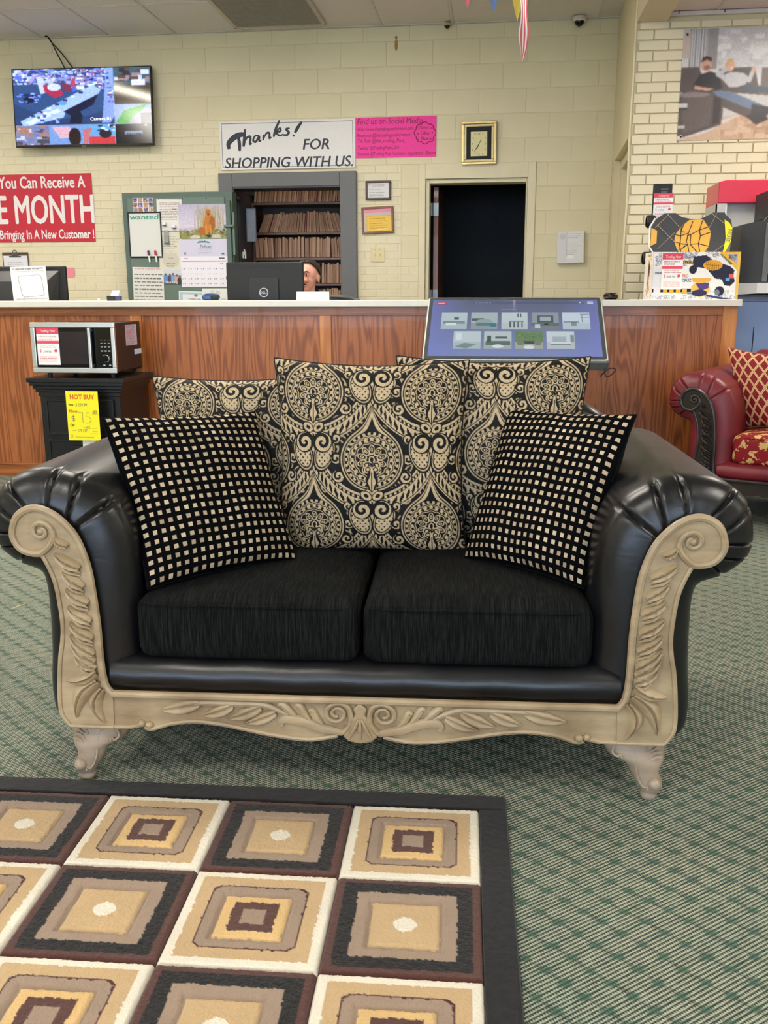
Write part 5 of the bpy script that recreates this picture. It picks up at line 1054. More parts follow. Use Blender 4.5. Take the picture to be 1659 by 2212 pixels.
# pink poster
r4 = rect(769, 250, 943, 342, YF)
pk = thing('pink_poster', 'hot pink handwritten social media poster beside the thanks sign', 'poster', ((r4[0]+r4[1])/2, YF-.003, r4[2])); hw, h_ = (r4[1]-r4[0])/2, r4[3]-r4[2]
MB().box(-hw, hw, 0, .0015, 0, h_).build('sheet', plain('hot_pink_card', (250, 44, 160), .55, var=.03), pk); L = loc4(pk); MAR = plain('maroon_marker', (146, 10, 70), .6)
for body, x0, x1, yb, cp in (('Find us on Social Media', 772, 913, 267, 13), ('Web //www.thetradingpostfurniture.com', 772, 893, 281, 7), ('Facebook @thetradingpostfurniture', 772, 886, 295, 8), ('Tik Tok @the_trading_Post_', 773, 877, 307, 8), ('Twitter @TradingPostCo11', 773, 862, 322, 8), ('Youtube @Trading Post Furniture - Appliances - Electro', 772, 942, 335, 8)):
    zz = L(850, yb)[1]; fit(body, MAR, pk, L(x0, yb)[0], L(x1, yb)[0], zz, L(850, yb-cp)[1]-zz, shear=.12)
for i, b in enumerate(('"Give us', 'a Like +', 'a Share!')): zz = L(917, 279+i*12)[1]; fit(b, MAR, pk, L(900, 280)[0], L(937, 280)[0], zz, .03, shear=.12)
bub = [(L(918+22*math.cos(a)+1.5*math.cos(9*a), 287+22*math.sin(a)+2*math.sin(9*a))) for a in [i*2*PI/60 for i in range(61)]]
MB().tube([(x, -.001, z) for x, z in bub], .0035, 5).build('bubble_line', MAR, pk)
# clock
r4 = rect(997, 262, 1074, 357, YF)
ck = thing('wall_clock', 'rectangular wall clock in a gold frame with black mat above the doorway', 'clock', ((r4[0]+r4[1])/2, YF-.02, r4[2]), 0, None, (0, math.radians(-.6), 0)); hw, h_ = (r4[1]-r4[0])/2, r4[3]-r4[2]
GOLDM = NT('brushed_gold'); _v = GOLDM.coord(); GOLDM = GOLDM.fin(GOLDM.mix(GOLDM.noise(_v, 20, 2), lin((196, 164, 96)), lin((236, 214, 150))), .28, .85)
def frame(parent, hw, z0, z1, w, y0, y1, mat, name='frame', bev=.004):
    f = MB()
    for a in ((-hw, hw, z1-w, z1), (-hw, hw, z0, z0+w), (-hw, -hw+w, z0+w, z1-w), (hw-w, hw, z0+w, z1-w)): f.box(a[0], a[1], y0, y1, a[2], a[3])
    return f.build(name, mat, parent, bevel=bev)
frame(ck, hw, 0, h_, .022, -.02, .018, GOLDM); frame(ck, hw-.022, .022, h_-.022, .022, -.008, .018, plain('cream_slip', (206, 190, 140), .4, .3), 'inner_frame')
box('mat', plain('black_mat', (14, 14, 15), .7), ck, -hw+.04, hw-.04, .0, .016, .04, h_-.04)
dz0, dz1 = at(1035, 338, YF).z-r4[2], at(1035, 285, YF).z-r4[2]; dw = .072
box('dial', plain('ivory_dial', (222, 214, 158), .4, var=.04), ck, -dw, dw, -.004, .0, dz0, dz1, .001); DG = plain('dark_brass', (90, 80, 44), .5); cz = (dz0+dz1)/2
for i in range(12):
    a = PI/2-(i+1)*PI/6; k = 1/max(abs(math.cos(a)), abs(math.sin(a))); x, z = math.cos(a)*k*dw*.78, math.sin(a)*k*(dz1-dz0)/2*.82
    text(str(i+1), DG, ck, (x, -.0045, cz+z-.008), .022, align='CENTER', name='numeral')
for a, L_, w_ in ((math.radians(205), .045, .003), (math.radians(212), .072, .002), (math.radians(28), .04, .002)): MB().tube([(0, -.006, cz), (math.sin(a)*L_, -.006, cz+math.cos(a)*L_)], w_, 5, sq=.4).build('hand', INK, ck)
# two framed certificates
for nm, lb, q, mat, tilt, kind in (('picture_frame', 'dark brown framed white certificate beside the vault, upper of two', (790, 390, 845, 433), plain('dark_walnut', (74, 44, 30), .4), 0, 0), ('picture_frame', 'brown framed yellow and pink certificate below the white one', (783, 446, 852, 505), plain('mid_walnut', (126, 84, 48), .4), -2.0, 1)):
    r4 = rect(*q, YF); hw, h_ = (r4[1]-r4[0])/2, r4[3]-r4[2]
    t = thing(nm, lb, 'frame', ((r4[0]+r4[1])/2, YF-.014, r4[2]), 0, None, (0, math.radians(tilt), 0)); frame(t, hw, 0, h_, .02, -.006, .012, mat)
    c = Canvas(60, 44, (226, 226, 226) if not kind else (200, 192, 200))
    if not kind: c.lines(.2, .12, .8, 2, .09, (150, 150, 156), .4, 3, .1); c.lines(.08, .42, .92, 5, .1, (150, 152, 160), .35, 4); c.ell(.1, .12, .06, .08, (190, 190, 196))
    else: c.rect(0, 0, 1, .18, (232, 150, 170)); c.rect(.1, .3, .98, 1, (232, 184, 70)); c.rect(.13, .34, .95, .96, (240, 200, 90)); c.lines(.2, .42, .9, 5, .1, (196, 150, 50), .35, 6); c.rect(.45, .86, .8, .9, (250, 240, 200))
    c.panel('certificate', PRINT, t, (-hw+.018, .0, .018), (2*hw-.036, 0, 0), (0, 0, h_-.036)); box('backing', WHITE, t, -hw+.01, hw-.01, .0005, .012, .01, h_-.01)
# switch plate
r4 = rect(801, 535, 831, 566, YF); sp = thing('light_switch', 'ivory double toggle switch plate between vault and doorway', 'switch', ((r4[0]+r4[1])/2, YF-.006, r4[2])); hw, h_ = (r4[1]-r4[0])/2, r4[3]-r4[2]
IV = plain('ivory_plastic', (222, 208, 154), .35, var=.02); box('plate', IV, sp, -hw, hw, 0, .006, 0, h_, .002)
for x in (-.022, .022): box('toggle', IV, sp, x-.005, x+.005, -.012, 0, h_/2-.012, h_/2+.012, .002); MB().ell((x, -.0005, h_*.85), (.003, .001, .003)).build('screw', GREYINK, sp)
# wall file with papers
r4 = rect(1203, 499, 1263, 569, YF); wf = thing('wall_file', 'white wall file holder with a stack of papers right of the doorway', 'file holder', ((r4[0]+r4[1])/2, YF, r4[2]), 0, None, (0, math.radians(-1.5), 0)); hw, h_ = (r4[1]-r4[0])/2, r4[3]-r4[2]
MB().box(-hw, hw, -.05, 0, 0, h_).build('pocket', plain('clear_pocket', (222, 222, 222), .3, var=.02), wf, bevel=.004)
c = Canvas(54, 62, (232, 232, 234)); c.rect(0, .03, .33, .97, (224, 224, 228)); c.ell(.18, .16, .12, .1, (206, 208, 214)); c.lines(.38, .08, .9, 3, .06, (160, 162, 172), .3, 3); c.lines(.36, .38, .95, 5, .07, (196, 198, 206), .25, 5); c.rect(.34, .04, .36, .8, (190, 190, 196)); c.rect(.36, .76, .62, .86, (250, 250, 250)); c.rect(.36, .72, .62, .735, (180, 180, 186)); c.panel('papers', PRINT, wf, (-hw+.006, -.051, .006), (2*hw-.012, 0, 0), (0, 0, h_-.012))
# clipboard and pink note
r4 = rect(10, 545, 61, 600, YF); cl = thing('clipboard', 'brown clipboard with a white form hanging on the wall at the far left', 'clipboard', ((r4[0]+r4[1])/2, YF-.008, r4[2])); hw, h_ = (r4[1]-r4[0])/2, r4[3]-r4[2]
MB().box(-hw, hw, .002, .006, 0, h_).build('board', plain('hardboard', (84, 62, 46), .5), cl, bevel=.002)
c = Canvas(44, 50, (232, 232, 236)); c.lines(.15, .3, .85, 6, .09, (150, 152, 160), .35, 8); c.panel('form', PRINT, cl, (-hw+.01, .0015, 0), (2*hw-.02, 0, 0), (0, 0, h_-.03)); PEW = plain('pewter_clip', (96, 96, 100), .35, .8)
MB().box(-.06, .06, -.006, .0, h_-.045, h_-.032).box(-.03, .03, -.01, .0, h_-.035, h_-.008).build('clip', PEW, cl, bevel=.003); MB().tube([(.02*math.cos(a)-.0, -.004, h_+.004+.016*math.sin(a)) for a in [i*2*PI/16 for i in range(17)]], .003, 6).build('hook', PEW, cl)
t = sheet('sticky_note', 'pink sticky note on the wall right of the left monitor', 'note', rect(139, 578, 160, 600, YF), YF-.002, None, back=plain('pink_note', (246, 140, 158), .6, var=.03))
# ------------------------------------------------------------------ record vault
VG = plain('vault_frame_grey', (104, 105, 106), .5, var=.04, scale=8)
vf = node('vault_frame', None, (0, YW, 0)); struct(vf)
f = MB().box(VF0, VX0, -.05, .25, 0, VFZ).box(VX1, VF1, -.05, .25, 0, VFZ).box(VX0, VX1, -.05, .25, VZ1, VFZ)
f.build('jamb', VG, vf, bevel=.006); VD = plain('vault_dark_grey', (58, 60, 68), .5)
MB().box(VX0-.002, VX0+.012, -.045, .7, 0, VZ1).box(VX0, VX1, -.045, .2, VZ1-.015, VZ1+.002).build('inner_lining', VD, vf, bevel=.003); MB().tube([(VX0+.03, .03, 0), (VX0+.03, .03, VZ1-.1)], .006, 6).build('bolt_rod', plain('rod_grey', (92, 94, 98), .4, .6), vf); MB().ell((VX0+.03, .02, VZ1-.09), (.018, .015, .018)).build('bolt_knob', VD, vf, smooth=True)
rb = MB(); x0, x1 = VX0-.5, VX1+.5; YV = 9.95
rb.box(x0, x1, YV, YV+.05, 0, 2.6).box(x0-.05, x0, YW+.2, YV, 0, 2.6).box(x1, x1+.05, YW+.2, YV, 0, 2.6).box(x0, x1, YW+.2, YV, 2.5, 2.55)
struct(rb.build('wall_vault', plain('vault_wall_grey', (128, 132, 142), .7)))
vl = thing('ceiling_light', 'small fluorescent tube inside the record vault', 'ceiling light', ((VX0+VX1)/2, 9.1, 2.5)); box('frame', LFR, vl, -.5, .5, -.05, .05, -.03, 0); MB().tube([(-.48, 0, -.045), (.48, 0, -.045)], .014, 10).build('diffuser', emitter('vault_tube', (255, 236, 210), 9), vl)
# shelving unit and folders
YSF = 9.32; SHW = oak('vault_shelf_wood', (128, 92, 68), (92, 62, 44), 'x', .4, 6)
sx0, sx1 = at(546, 520, YSF).x, VX1+.25
sv = thing('folder_shelves', 'brown wooden shelves full of folders inside the vault', 'shelves', ((sx0+sx1)/2, YSF, 0)); hw = (sx1-sx0)/2
zs = [at(640, y, YSF).z for y in (437, 502, 557, 613)]+[at(640, 613, YSF).z-.24]
for z in zs: box('shelf_board', SHW, sv, -hw+.02, hw-.02, .0, .36, z-.022, z, .002)
box('upright', SHW, sv, -hw, -hw+.02, 0, .36, 0, zs[0], .002); box('upright', SHW, sv, hw-.02, hw, 0, .36, 0, zs[0], .002); box('back_board', plain('shelf_back', (90, 80, 76), .7), sv, -hw, hw, .355, .36, 0, zs[0])
FM = [plain('manila_%d' % i, q, .7, var=.10, scale=40) for i, q in enumerate(((176, 138, 112), (160, 122, 98), (190, 154, 128), (148, 112, 92), (206, 176, 150)))]; FR = plain('dark_red_folder', (120, 30, 36), .7)
fmesh = []
for k in range(3):
    th = (.010, .014, .019)[k]; o = MB().box(-th/2, th/2, 0, .25, .004, .185+.006*k).box(-th/2-.001, th/2+.001, -.002, .02, .012, .032).build('file_folder', FM[k]); fmesh.append(o.data); bpy.data.objects.remove(o)
LBL = ['tan file folders standing on the highest vault shelf', 'tan file folder leaning in the second vault row from the top', 'tan file folder in the third vault row, packed upright', 'tan file folder in the vault row beside the person', 'tan file folder on the lowest vault shelf above the counter']
LBL[0] = 'tan file folder standing on the highest vault shelf'
rf = random.Random(5); nfold = 0
for r_, z in enumerate(zs):
    x = sx0+.03+(.03 if r_ == 1 else 0); lean = {0: .12, 1: .42, 2: -.04, 3: .02, 4: .02}[r_]
    xend = at(740, 520, YSF).x+.03
    if r_ >= 3: x = at(688, 600, YSF).x
    while x < xend:
        k = rf.choice((0, 0, 1, 1, 2)); me = fmesh[k]; o = bpy.data.objects.new('file_folder', me); COL.objects.link(o); o.parent = None
        if r_ == 1: lean = max(.05, lean-.011) if x < sx0+.6 else -.25*max(0, (x-sx0-.62)/.2)
        if r_ == 2 and rf.random() < .06: x += .012; lean = rf.uniform(-.08, .06)
        if r_ == 3 and rf.random() < .05: x += .016
        o.location = (x, YSF+.012+rf.uniform(0, .02), z); o.rotation_euler = (0, lean+rf.uniform(-.015, .015), rf.uniform(-.02, .02))
        o.scale = (1, 1, rf.uniform(.93, 1.03))
        tag(o, LBL[r_], 'folder', 'file folders on the vault shelves'); nfold += 1
        if rf.random() < .025:
            o.data = me.copy(); o.data.materials[0] = FR; o['label'] = LBL[r_].replace('tan', 'dark red')
        elif rf.random() < .6:
            pass
        x += (.010, .014, .019)[k]*1.06+rf.uniform(0, .003)
# a few alternative papers inside the folders keep the row from looking cloned
hc = thing('hanging_clipboard', 'blue edged clear clipboard hung on the dark vault lining', 'clipboard', (VX0+.05, 8.98, at(537, 522, 8.98).z), 0); BLE = plain('blue_grey_plastic', (96, 112, 140), .4)
MB().box(0, .085, 0, .006, 0, .30).build('sheet', plain('clear_sheet', (150, 156, 166), .3), hc, bevel=.003); fm = frame(hc, .048, -.004, .304, .009, -.004, .01, BLE); fm.location.x = .043
kt = thing('key_bunch', 'small bunch of white key tags hanging in the vault doorway', 'keys', (at(528, 536, 8.93).x, 8.93, at(528, 558, 8.93).z))
for dx, dz, L_ in ((-.012, .0, .06), (.008, -.004, .065), (.0, .03, .05)): box('key_tag', WHITE, kt, dx-.008, dx+.008, -.004+dx*.1, -.001+dx*.1, dz, dz+L_, .002)
MB().tube([(.012*math.cos(a), 0, .085+.012*math.sin(a)) for a in [i*2*PI/14 for i in range(15)]], .002, 5).build('ring', PEW, kt)
# ------------------------------------------------------------------ open vault door, used as a notice board
YD_ = 8.50; d4 = rect(277, 413, 500, 660, YD_)
GRN = plain('vault_green', (86, 105, 96), .5, var=.05, scale=6); GRN2 = plain('vault_green_pale', (102, 122, 110), .5, var=.05, scale=6)
vd = thing('vault_door', 'open green steel vault door covered with notices', 'door', ((d4[0]+d4[1])/2, YD_, 0)); hw = (d4[1]-d4[0])/2; zt = d4[3]
MB().box(-hw, hw, .012, .16, .02, zt).build('slab', GRN, vd, bevel=.004); MB().box(-hw+.05, hw-.07, .0, .014, .08, zt-.045).build('raised_panel', GRN2, vd, bevel=.004)
for z in (zt-.05-.0, ):
    for i in range(4): MB().ell((-hw+.13+i*.22, -.001, zt-.058), (.006, .004, .006)).build('rivet', VD, vd)
bxm = MB().box(hw-.055, hw-.012, -.025, .02, .3, zt-.08).build('bolt_bar', GRN, vd, bevel=.006)
for z in (zt-.30, zt-.75, 1.0): MB().tube([(hw-.07, -.03, z), (hw+.015, -.03, z)], .014, 10).build('bolt', GRN2, vd, smooth=True)
MB().box(hw-.0, hw+.02, -.02, .01, zt-.55, zt-.18).build('edge_strip', GRN2, vd, bevel=.003)
YN = YD_-.002
def note(name, label, cat, q, canvas, tilt=0, dy=0.0, **k): return sheet(name, label, cat, rect(*q, YN-dy), YN-dy, canvas, tilt=tilt, **k)
c = Canvas(44, 34, (226, 224, 232))
for i in range(4):
    for j in range(3): c.rect(.02+i*.25, .02+j*.335, .23+i*.25, .30+j*.335, [(110, 100, 150), (120, 110, 140), (150, 140, 150), (196, 150, 90), (196, 176, 170), (170, 110, 80), (96, 92, 104), (120, 124, 140)][(i*3+j*5) % 8]); c.speck(.02+i*.25, .02+j*.335, .23+i*.25, .30+j*.335, 8, [(70, 70, 100), (220, 214, 220), (150, 120, 110)], .03, i*7+j)
note('photo_sheet', 'sheet of twelve tiny photos at the top left of the vault door', 'photo', (288, 427, 330, 458), c)
wb_ = note('whiteboard', 'small black framed whiteboard headed wanted on the vault door', 'whiteboard', (281, 457, 347, 557), None, .0, .006, back=plain('dry_erase_white', (222, 224, 220), .2, var=.01)); q = rect(281, 457, 347, 557, YN-.006); fw, fh = (q[1]-q[0])/2, (q[3]-q[2])/2
o = frame(wb_, fw, -fh, fh, .012, -.006, .004, BLACK); TEAL = plain('teal_marker', (70, 160, 140), .5); fit('wanted', TEAL, wb_, -fw+.02, fw-.02, fh-.066, .045, -.001, shear=.1, bold=.02)
for nm, px, col in (('purple', 321, (88, 50, 90)), ('red', 336, (196, 40, 60))):
    a, b = at(px-1, 541, YN-.02), at(px+3, 566, YN-.02)
    t = thing('marker_pen', nm+' capped marker pen clinging to the lower whiteboard edge', 'marker', (b.x, YN-.022, b.z), 0, 'marker pens on the whiteboard'); d_ = a-b
    MB().tube([(0, 0, 0), d_*.6], .0085, 10).build('barrel', WHITE, t, smooth=True); MB().tube([d_*.55, d_*.62, d_], [.0085, .0105, .0095], 10).build('pen_cap', plain(nm+'_cap', col, .4), t, smooth=True)
c = Canvas(40, 60, (228, 226, 222)); c.lines(.12, .12, .95, 11, .05, (120, 90, 90), .3, 3, .2); c.rect(.35, .11, .6, .125, (150, 50, 60)); c.rect(.6, .30, .8, .315, (150, 50, 60)); note('letter', 'typed white letter on the vault door left of the dog calendar', 'letter', (341, 430, 391, 500), c, .02, .001)
c = Canvas(40, 68, (220, 216, 198)); c.lines(.2, .12, .9, 8, .06, (140, 138, 130), .3, 5, .3); c.ell(.5, .72, .35, .2, (206, 202, 184)); c.lines(.4, .66, .7, 1, .05, (140, 138, 130), .3, 6); c.lines(.3, .8, .8, 2, .06, (140, 138, 130), .3, 7); note('letter', 'parchment coloured letter below the typed one on the vault door', 'letter', (346, 501, 391, 585), c, .015, .0018)
t = thing('binder_clip_magnet', 'grey magnetic clip between the whiteboard and the dog calendar', 'magnet', (at(361, 525, YN).x, YN-.004, at(361, 527, YN).z)); MB().box(-.02, .02, -.014, 0, 0, .12).build('clip_plate', plain('grey_clip', (150, 152, 150), .35, .6), t, bevel=.004); MB().box(-.02, .03, -.02, -.012, 0, .012).build('lip', PEW, t, bevel=.002)
for px, py, lb in ((356, 483, 'small white cube magnet, left of two on the typed letter'), (377, 489, 'small white cube magnet, right of two on the typed letter')):
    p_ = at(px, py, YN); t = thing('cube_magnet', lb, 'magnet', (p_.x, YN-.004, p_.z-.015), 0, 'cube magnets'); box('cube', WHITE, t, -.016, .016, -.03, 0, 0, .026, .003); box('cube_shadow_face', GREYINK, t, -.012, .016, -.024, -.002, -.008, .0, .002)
# calendar: hanging print above a month sheet
c = Canvas(110, 80, (196, 190, 214)); c.vgrad(0, 0, 1, .62, (186, 182, 206), (214, 208, 226)); c.rect(0, .6, 1, .68, (220, 206, 222)); r0 = np.random.default_rng(2)
for _ in range(160): x = r0.normal(.62, .12); y = abs(r0.normal(0, .28)); c.line([(x, .75), (x+r0.normal(0, .05), max(.02, .75-.72+y))], .008, [(176, 160, 130), (150, 140, 110), (196, 184, 160)][r0.integers(3)], .6)
c.put((c.Y > .72+.06*np.sin(c.X*9)), (140, 140, 84)); c.speck(0, .72, 1, 1, 120, [(110, 116, 66), (160, 156, 96), (90, 94, 60), (190, 184, 140)], .02, 4); dg = (196, 124, 46)
c.ell(.60, .24, .055, .09, dg); c.poly([(.55, .28), (.65, .28), (.70, .5), (.69, .8), (.50, .84), (.49, .6)], dg); c.ell(.46, .78, .07, .12, (176, 104, 36)); c.ell(.67, .55, .06, .2, (166, 98, 36)); c.line([(.55, .6), (.55, .86)], .02, (214, 146, 66)); c.line([(.63, .6), (.64, .86)], .02, (214, 146, 66)); c.ell(.60, .28, .025, .035, (150, 84, 34)); c.ell(.60, .305, .012, .015, (40, 26, 20)); c.ell(.58, .22, .007, .012, (40, 26, 20)); c.ell(.62, .22, .007, .012, (40, 26, 20))
c.ell(.32, .95, .1, .06, (214, 206, 190)); c.ell(.74, .93, .1, .06, (206, 198, 180)); c.ell(.6, .92, .05, .03, (40, 40, 36))
c.blur(1).grain(.05); cal = note('wall_calendar', 'dog picture calendar hanging at the right of the vault door', 'calendar', (388, 440, 492, 516), c, .0, .003); q = rect(388, 440, 492, 516, YN); q2 = rect(393, 516, 493, 620, YN)
c = Canvas(108, 112, (226, 224, 236)); c.rect(0, 0, 1, .36, (212, 210, 230)); c.rect(0, .36, 1, 1, (236, 234, 242)); c.poly([(.36, .08), (.40, .04), (.52, .03), (.62, .06), (.62, .08), (.48, .07)], (70, 130, 150)); c.lines(.38, .2, .66, 3, .04, (130, 130, 150), .3, 3, .1); c.rect(.08, .27, .13, .32, (150, 150, 164)); c.rect(.85, .29, .91, .32, (110, 110, 120)); c.rect(.04, .45, .94, .462, (206, 110, 136))
c.rect(.08, .39, .16, .41, (200, 80, 100)); c.rect(.8, .38, .91, .41, (80, 80, 90))
for i in range(7):
    for j in range(5):
        if j == 0 and i < 6: continue
        c.rect(.07+i*.13, .50+j*.105, .095+i*.13, .517+j*.105, (90, 90, 104)); c.rect(.03+i*.13, .50+j*.105, .05+i*.13, .52+j*.105, (190, 190, 206))
c.panel('month_sheet', PRINT, cal, (q2[0]-cal.location.x, 0, q2[2]-cal.location.z), (q2[1]-q2[0], 0, 0), (0, 0, q2[3]-q2[2]-.002)); MB().box(q2[0]-cal.location.x, q2[1]-cal.location.x, .0004, .0012, q2[2]-cal.location.z, q2[3]-cal.location.z).build('sheet_backing', WHITE, cal)
fit('Pelham', plain('teal_grey_ink', (70, 100, 120), .6), cal, -.04, .07, q2[3]-cal.location.z-.075, .028, -.001)
c = Canvas(44, 32, (206, 214, 226)); c.rect(0, .35, 1, 1, (180, 160, 140)); c.rect(0, .85, 1, 1, (110, 96, 90))
for x, y, cc in ((.25, .5, (96, 150, 206)), (.45, .52, (70, 64, 80)), (.6, .48, (130, 160, 200)), (.78, .56, (206, 170, 150)), (.9, .66, (60, 60, 70))): c.ell(x, y+.12, .11, .28, cc); c.ell(x, y-.18, .05, .08, (120, 90, 80))
c.lines(.25, .82, .8, 1, .14, (240, 240, 244), .6, 2, .1); note('family_photo', 'small family photo card on the vault door below the letters', 'photo', (348, 583, 391, 614), c, .02, .0032)
c = Canvas(60, 70, (222, 222, 216)); c.lines(.08, .03, .9, 1, .09, (214, 150, 160), .5, 3, .1); c.lines(.05, .2, .98, 8, .105, (76, 78, 84), .32, 12, .1); note('handwritten_note', 'large handwritten notice at the lower left of the vault door', 'note', (290, 577, 352, 652), c, .02, .005)
c = Canvas(48, 26, (232, 234, 234)); c.rect(.05, .12, .95, .28, (176, 204, 222)); c.rect(.05, .12, .14, 1, (176, 204, 222)); c.ell(.62, .35, .06, .12, (120, 130, 140)); c.lines(.35, .6, .85, 1, .2, (120, 110, 100), .5, 4, .1); note('certificate', 'pale blue bordered certificate at the foot of the vault door', 'certificate', (387, 629, 445, 655), c, .04, .001)
c = Canvas(48, 26, (232, 232, 228)); c.ell(.6, .3, .09, .15, (206, 206, 204)); c.ell(.4, .25, .08, .15, (214, 214, 210)); c.rect(.7, .7, .9, .74, (160, 160, 160)); note('paper_slip', 'plain white slip beside the certificate at the foot of the vault door', 'paper', (438, 623, 493, 655), c, .0, .002)
# ------------------------------------------------------------------ under the ceiling
def dome(label, px, py, py1, w_, col, y):
    p_ = at(px, py, y); t = thing('security_camera', label, 'camera', (p_.x, y, ZC-.004), 0, 'ceiling security cameras'); h_ = ZC-.004-at(px, py1, y).z; r = w_/2
    MB().lathe([(r*.85, 0), (r, -.012), (r, -h_*.45), (r*.92, -h_*.5), (0, -h_*.5)], 24).build('housing', col, t, smooth=True, angle=50)
    MB().lathe([(r*.70*math.cos(a), -h_*.5-(h_*.5)*math.sin(a)) for a in [i*PI/2/7 for i in range(8)]], 20).build('dome', GLASSBLK, t, smooth=True)
dome('white dome security camera in the right ceiling corner', 1252, 40, 57, .115, plain('camera_white', (226, 216, 202), .4), 8.66); dome('small beige dome security camera at the middle of the ceiling edge', 966, 50, 62, .066, plain('camera_beige', (190, 176, 140), .4), 8.70)
YPN = 6.0
sp_ = thing('pennant_string', 'thin string of the pennants hanging below the ceiling', 'string', (0, YPN, 2.99))
MB().tube(spline([(-1.6, 0, .40), (-.6, 0, .06), (-.05, 0, .0), (.25, 0, .03), (.7, 0, .24), (.9, 0, .39)], 6), .003, 6).build('cord', WHITE, sp_)
for px, pyt, hw_, col, nm in ((1010, 18, 10, (222, 90, 120), 'pink'), (1066, 31, 10, (80, 110, 170), 'blue'), (1117, 47, 12, (214, 190, 60), 'yellow')):
    tp = at(px, pyt, YPN); z_top = 3.0+.02; t = thing('pennant_flag', nm+' triangular pennant hanging below the ceiling', 'pennant', (tp.x, YPN, z_top), rnd.uniform(-.2, .2), 'plastic pennants'); h_ = z_top-tp.z; wd = .26*h_
    MB().add([(-wd, 0, 0), (0, .006, 0), (wd, 0, 0), (0, .004, -h_), (-wd, .002, 0), (0, .008, 0), (wd, .002, 0), (0, .006, -h_)], [(0, 1, 3), (1, 2, 3), (4, 7, 5), (5, 7, 6)]).build('flag', plain(nm+'_film', col, .45, var=.05), t)
SR = NT('striped_ribbon'); x_, y_, z_ = SR.xyz(SR.coord('UV')); SR = SR.fin(SR.mix(SR.ramp01(SR.m_('SINE', SR.m_('MULTIPLY', x_, 2*PI*3)), -.15, .15), lin((214, 92, 104)), lin((240, 230, 226))), .5)
tp, bt = at(1135, -14, YPN-.1), at(1130, 123, YPN-.1); t = thing('paper_streamer', 'red and white striped paper streamer hanging from the ceiling', 'streamer', (tp.x, YPN-.1, ZC)); n = 40; P = np.zeros((n, 9, 3)); top = 0; bot = bt.z-ZC
for i in range(n):
    u = i/(n-1); z = bot*u; tw_ = 1.2*math.sin(u*7)+.4; wd = .034-.010*u+.006*math.sin(u*23)
    for j in range(9): v = j/4-1; P[i, j] = (wd*v*math.cos(tw_)+.006*math.sin(u*9)-.010*u, wd*v*math.sin(tw_)+.004*math.cos(v*3), z-.012*(v+1)*(u > .9))
gridmesh('ribbon', P, SR, t, uv=True)
t2 = P.copy(); t2[..., 0] += .012; t2[..., 2] *= .62; gridmesh('ribbon', t2, SR, t, uv=True)
# ------------------------------------------------------------------ poster on the brick pier
r4 = rect(1462, 52, 1800, 304, YP-.004); W_, H_ = r4[1]-r4[0], r4[3]-r4[2]
ps = thing('furniture_poster', 'large poster of two people on a brown recliner on the brick wall', 'poster', (r4[0], YP-.006, r4[2]))
c = Canvas(200, 150, (206, 204, 204)); c.vgrad(0, 0, 1, .5, (190, 190, 194), (224, 222, 222)); c.speck(.24, .02, 1, .38, 120, [(214, 214, 216), (198, 198, 202), (226, 226, 228)], .03, 3)
for i in range(9): c.rect(.05+i*.018, .0, .058+i*.018, .36, (120, 120, 126)); c.rect(.06+i*.018, 0, .066+i*.018, .36, (226, 226, 228))
c.rect(.17, 0, .24, .36, (150, 146, 148)); c.rect(.0, .03, .055, .26, (196, 180, 172))
c.poly([(0, .95), (.25, .82), (.55, .72), (1, .66), (1, 1), (0, 1)], (206, 176, 148)); c.speck(.3, .78, 1, 1, 60, [(196, 164, 134), (214, 186, 160), (184, 150, 124)], .04, 5); c.poly([(0, .93), (.25, .84), (.6, .7), (.9, .66), (.5, .72), (.2, .93), (0, .99)], (216, 214, 214))
lb_, ld_, lh_ = (92, 80, 78), (62, 52, 52), (136, 126, 124)
c.poly([(.0, .34), (.12, .34), (.15, .42), (.15, .56), (0, .56)], lb_); c.poly([(.26, .36), (.5, .35), (.55, .60), (.25, .56)], lb_); c.poly([(.55, .36), (.95, .34), (1, .42), (1, .66), (.55, .60)], (112, 100, 98)); c.poly([(.6, .50), (1, .5), (1, .56), (.62, .57)], lh_)
c.poly([(.0, .58), (.02, .56), (.22, .55), (.28, .57), (.31, .64), (.30, .86), (.04, .97), (0, .95)], lb_); c.poly([(.02, .60), (.20, .58), (.23, .62), (.22, .86), (.04, .94)], (104, 92, 90)); c.poly([(.24, .60), (.29, .63), (.285, .84), (.24, .86)], ld_); c.ell(.1, .585, .11, .025, lh_)
c.poly([(.30, .62), (.46, .66), (.60, .78), (.56, .86), (.44, .78), (.30, .70)], lb_); c.poly([(.46, .78), (.58, .76), (.62, .82), (.54, .87)], ld_)
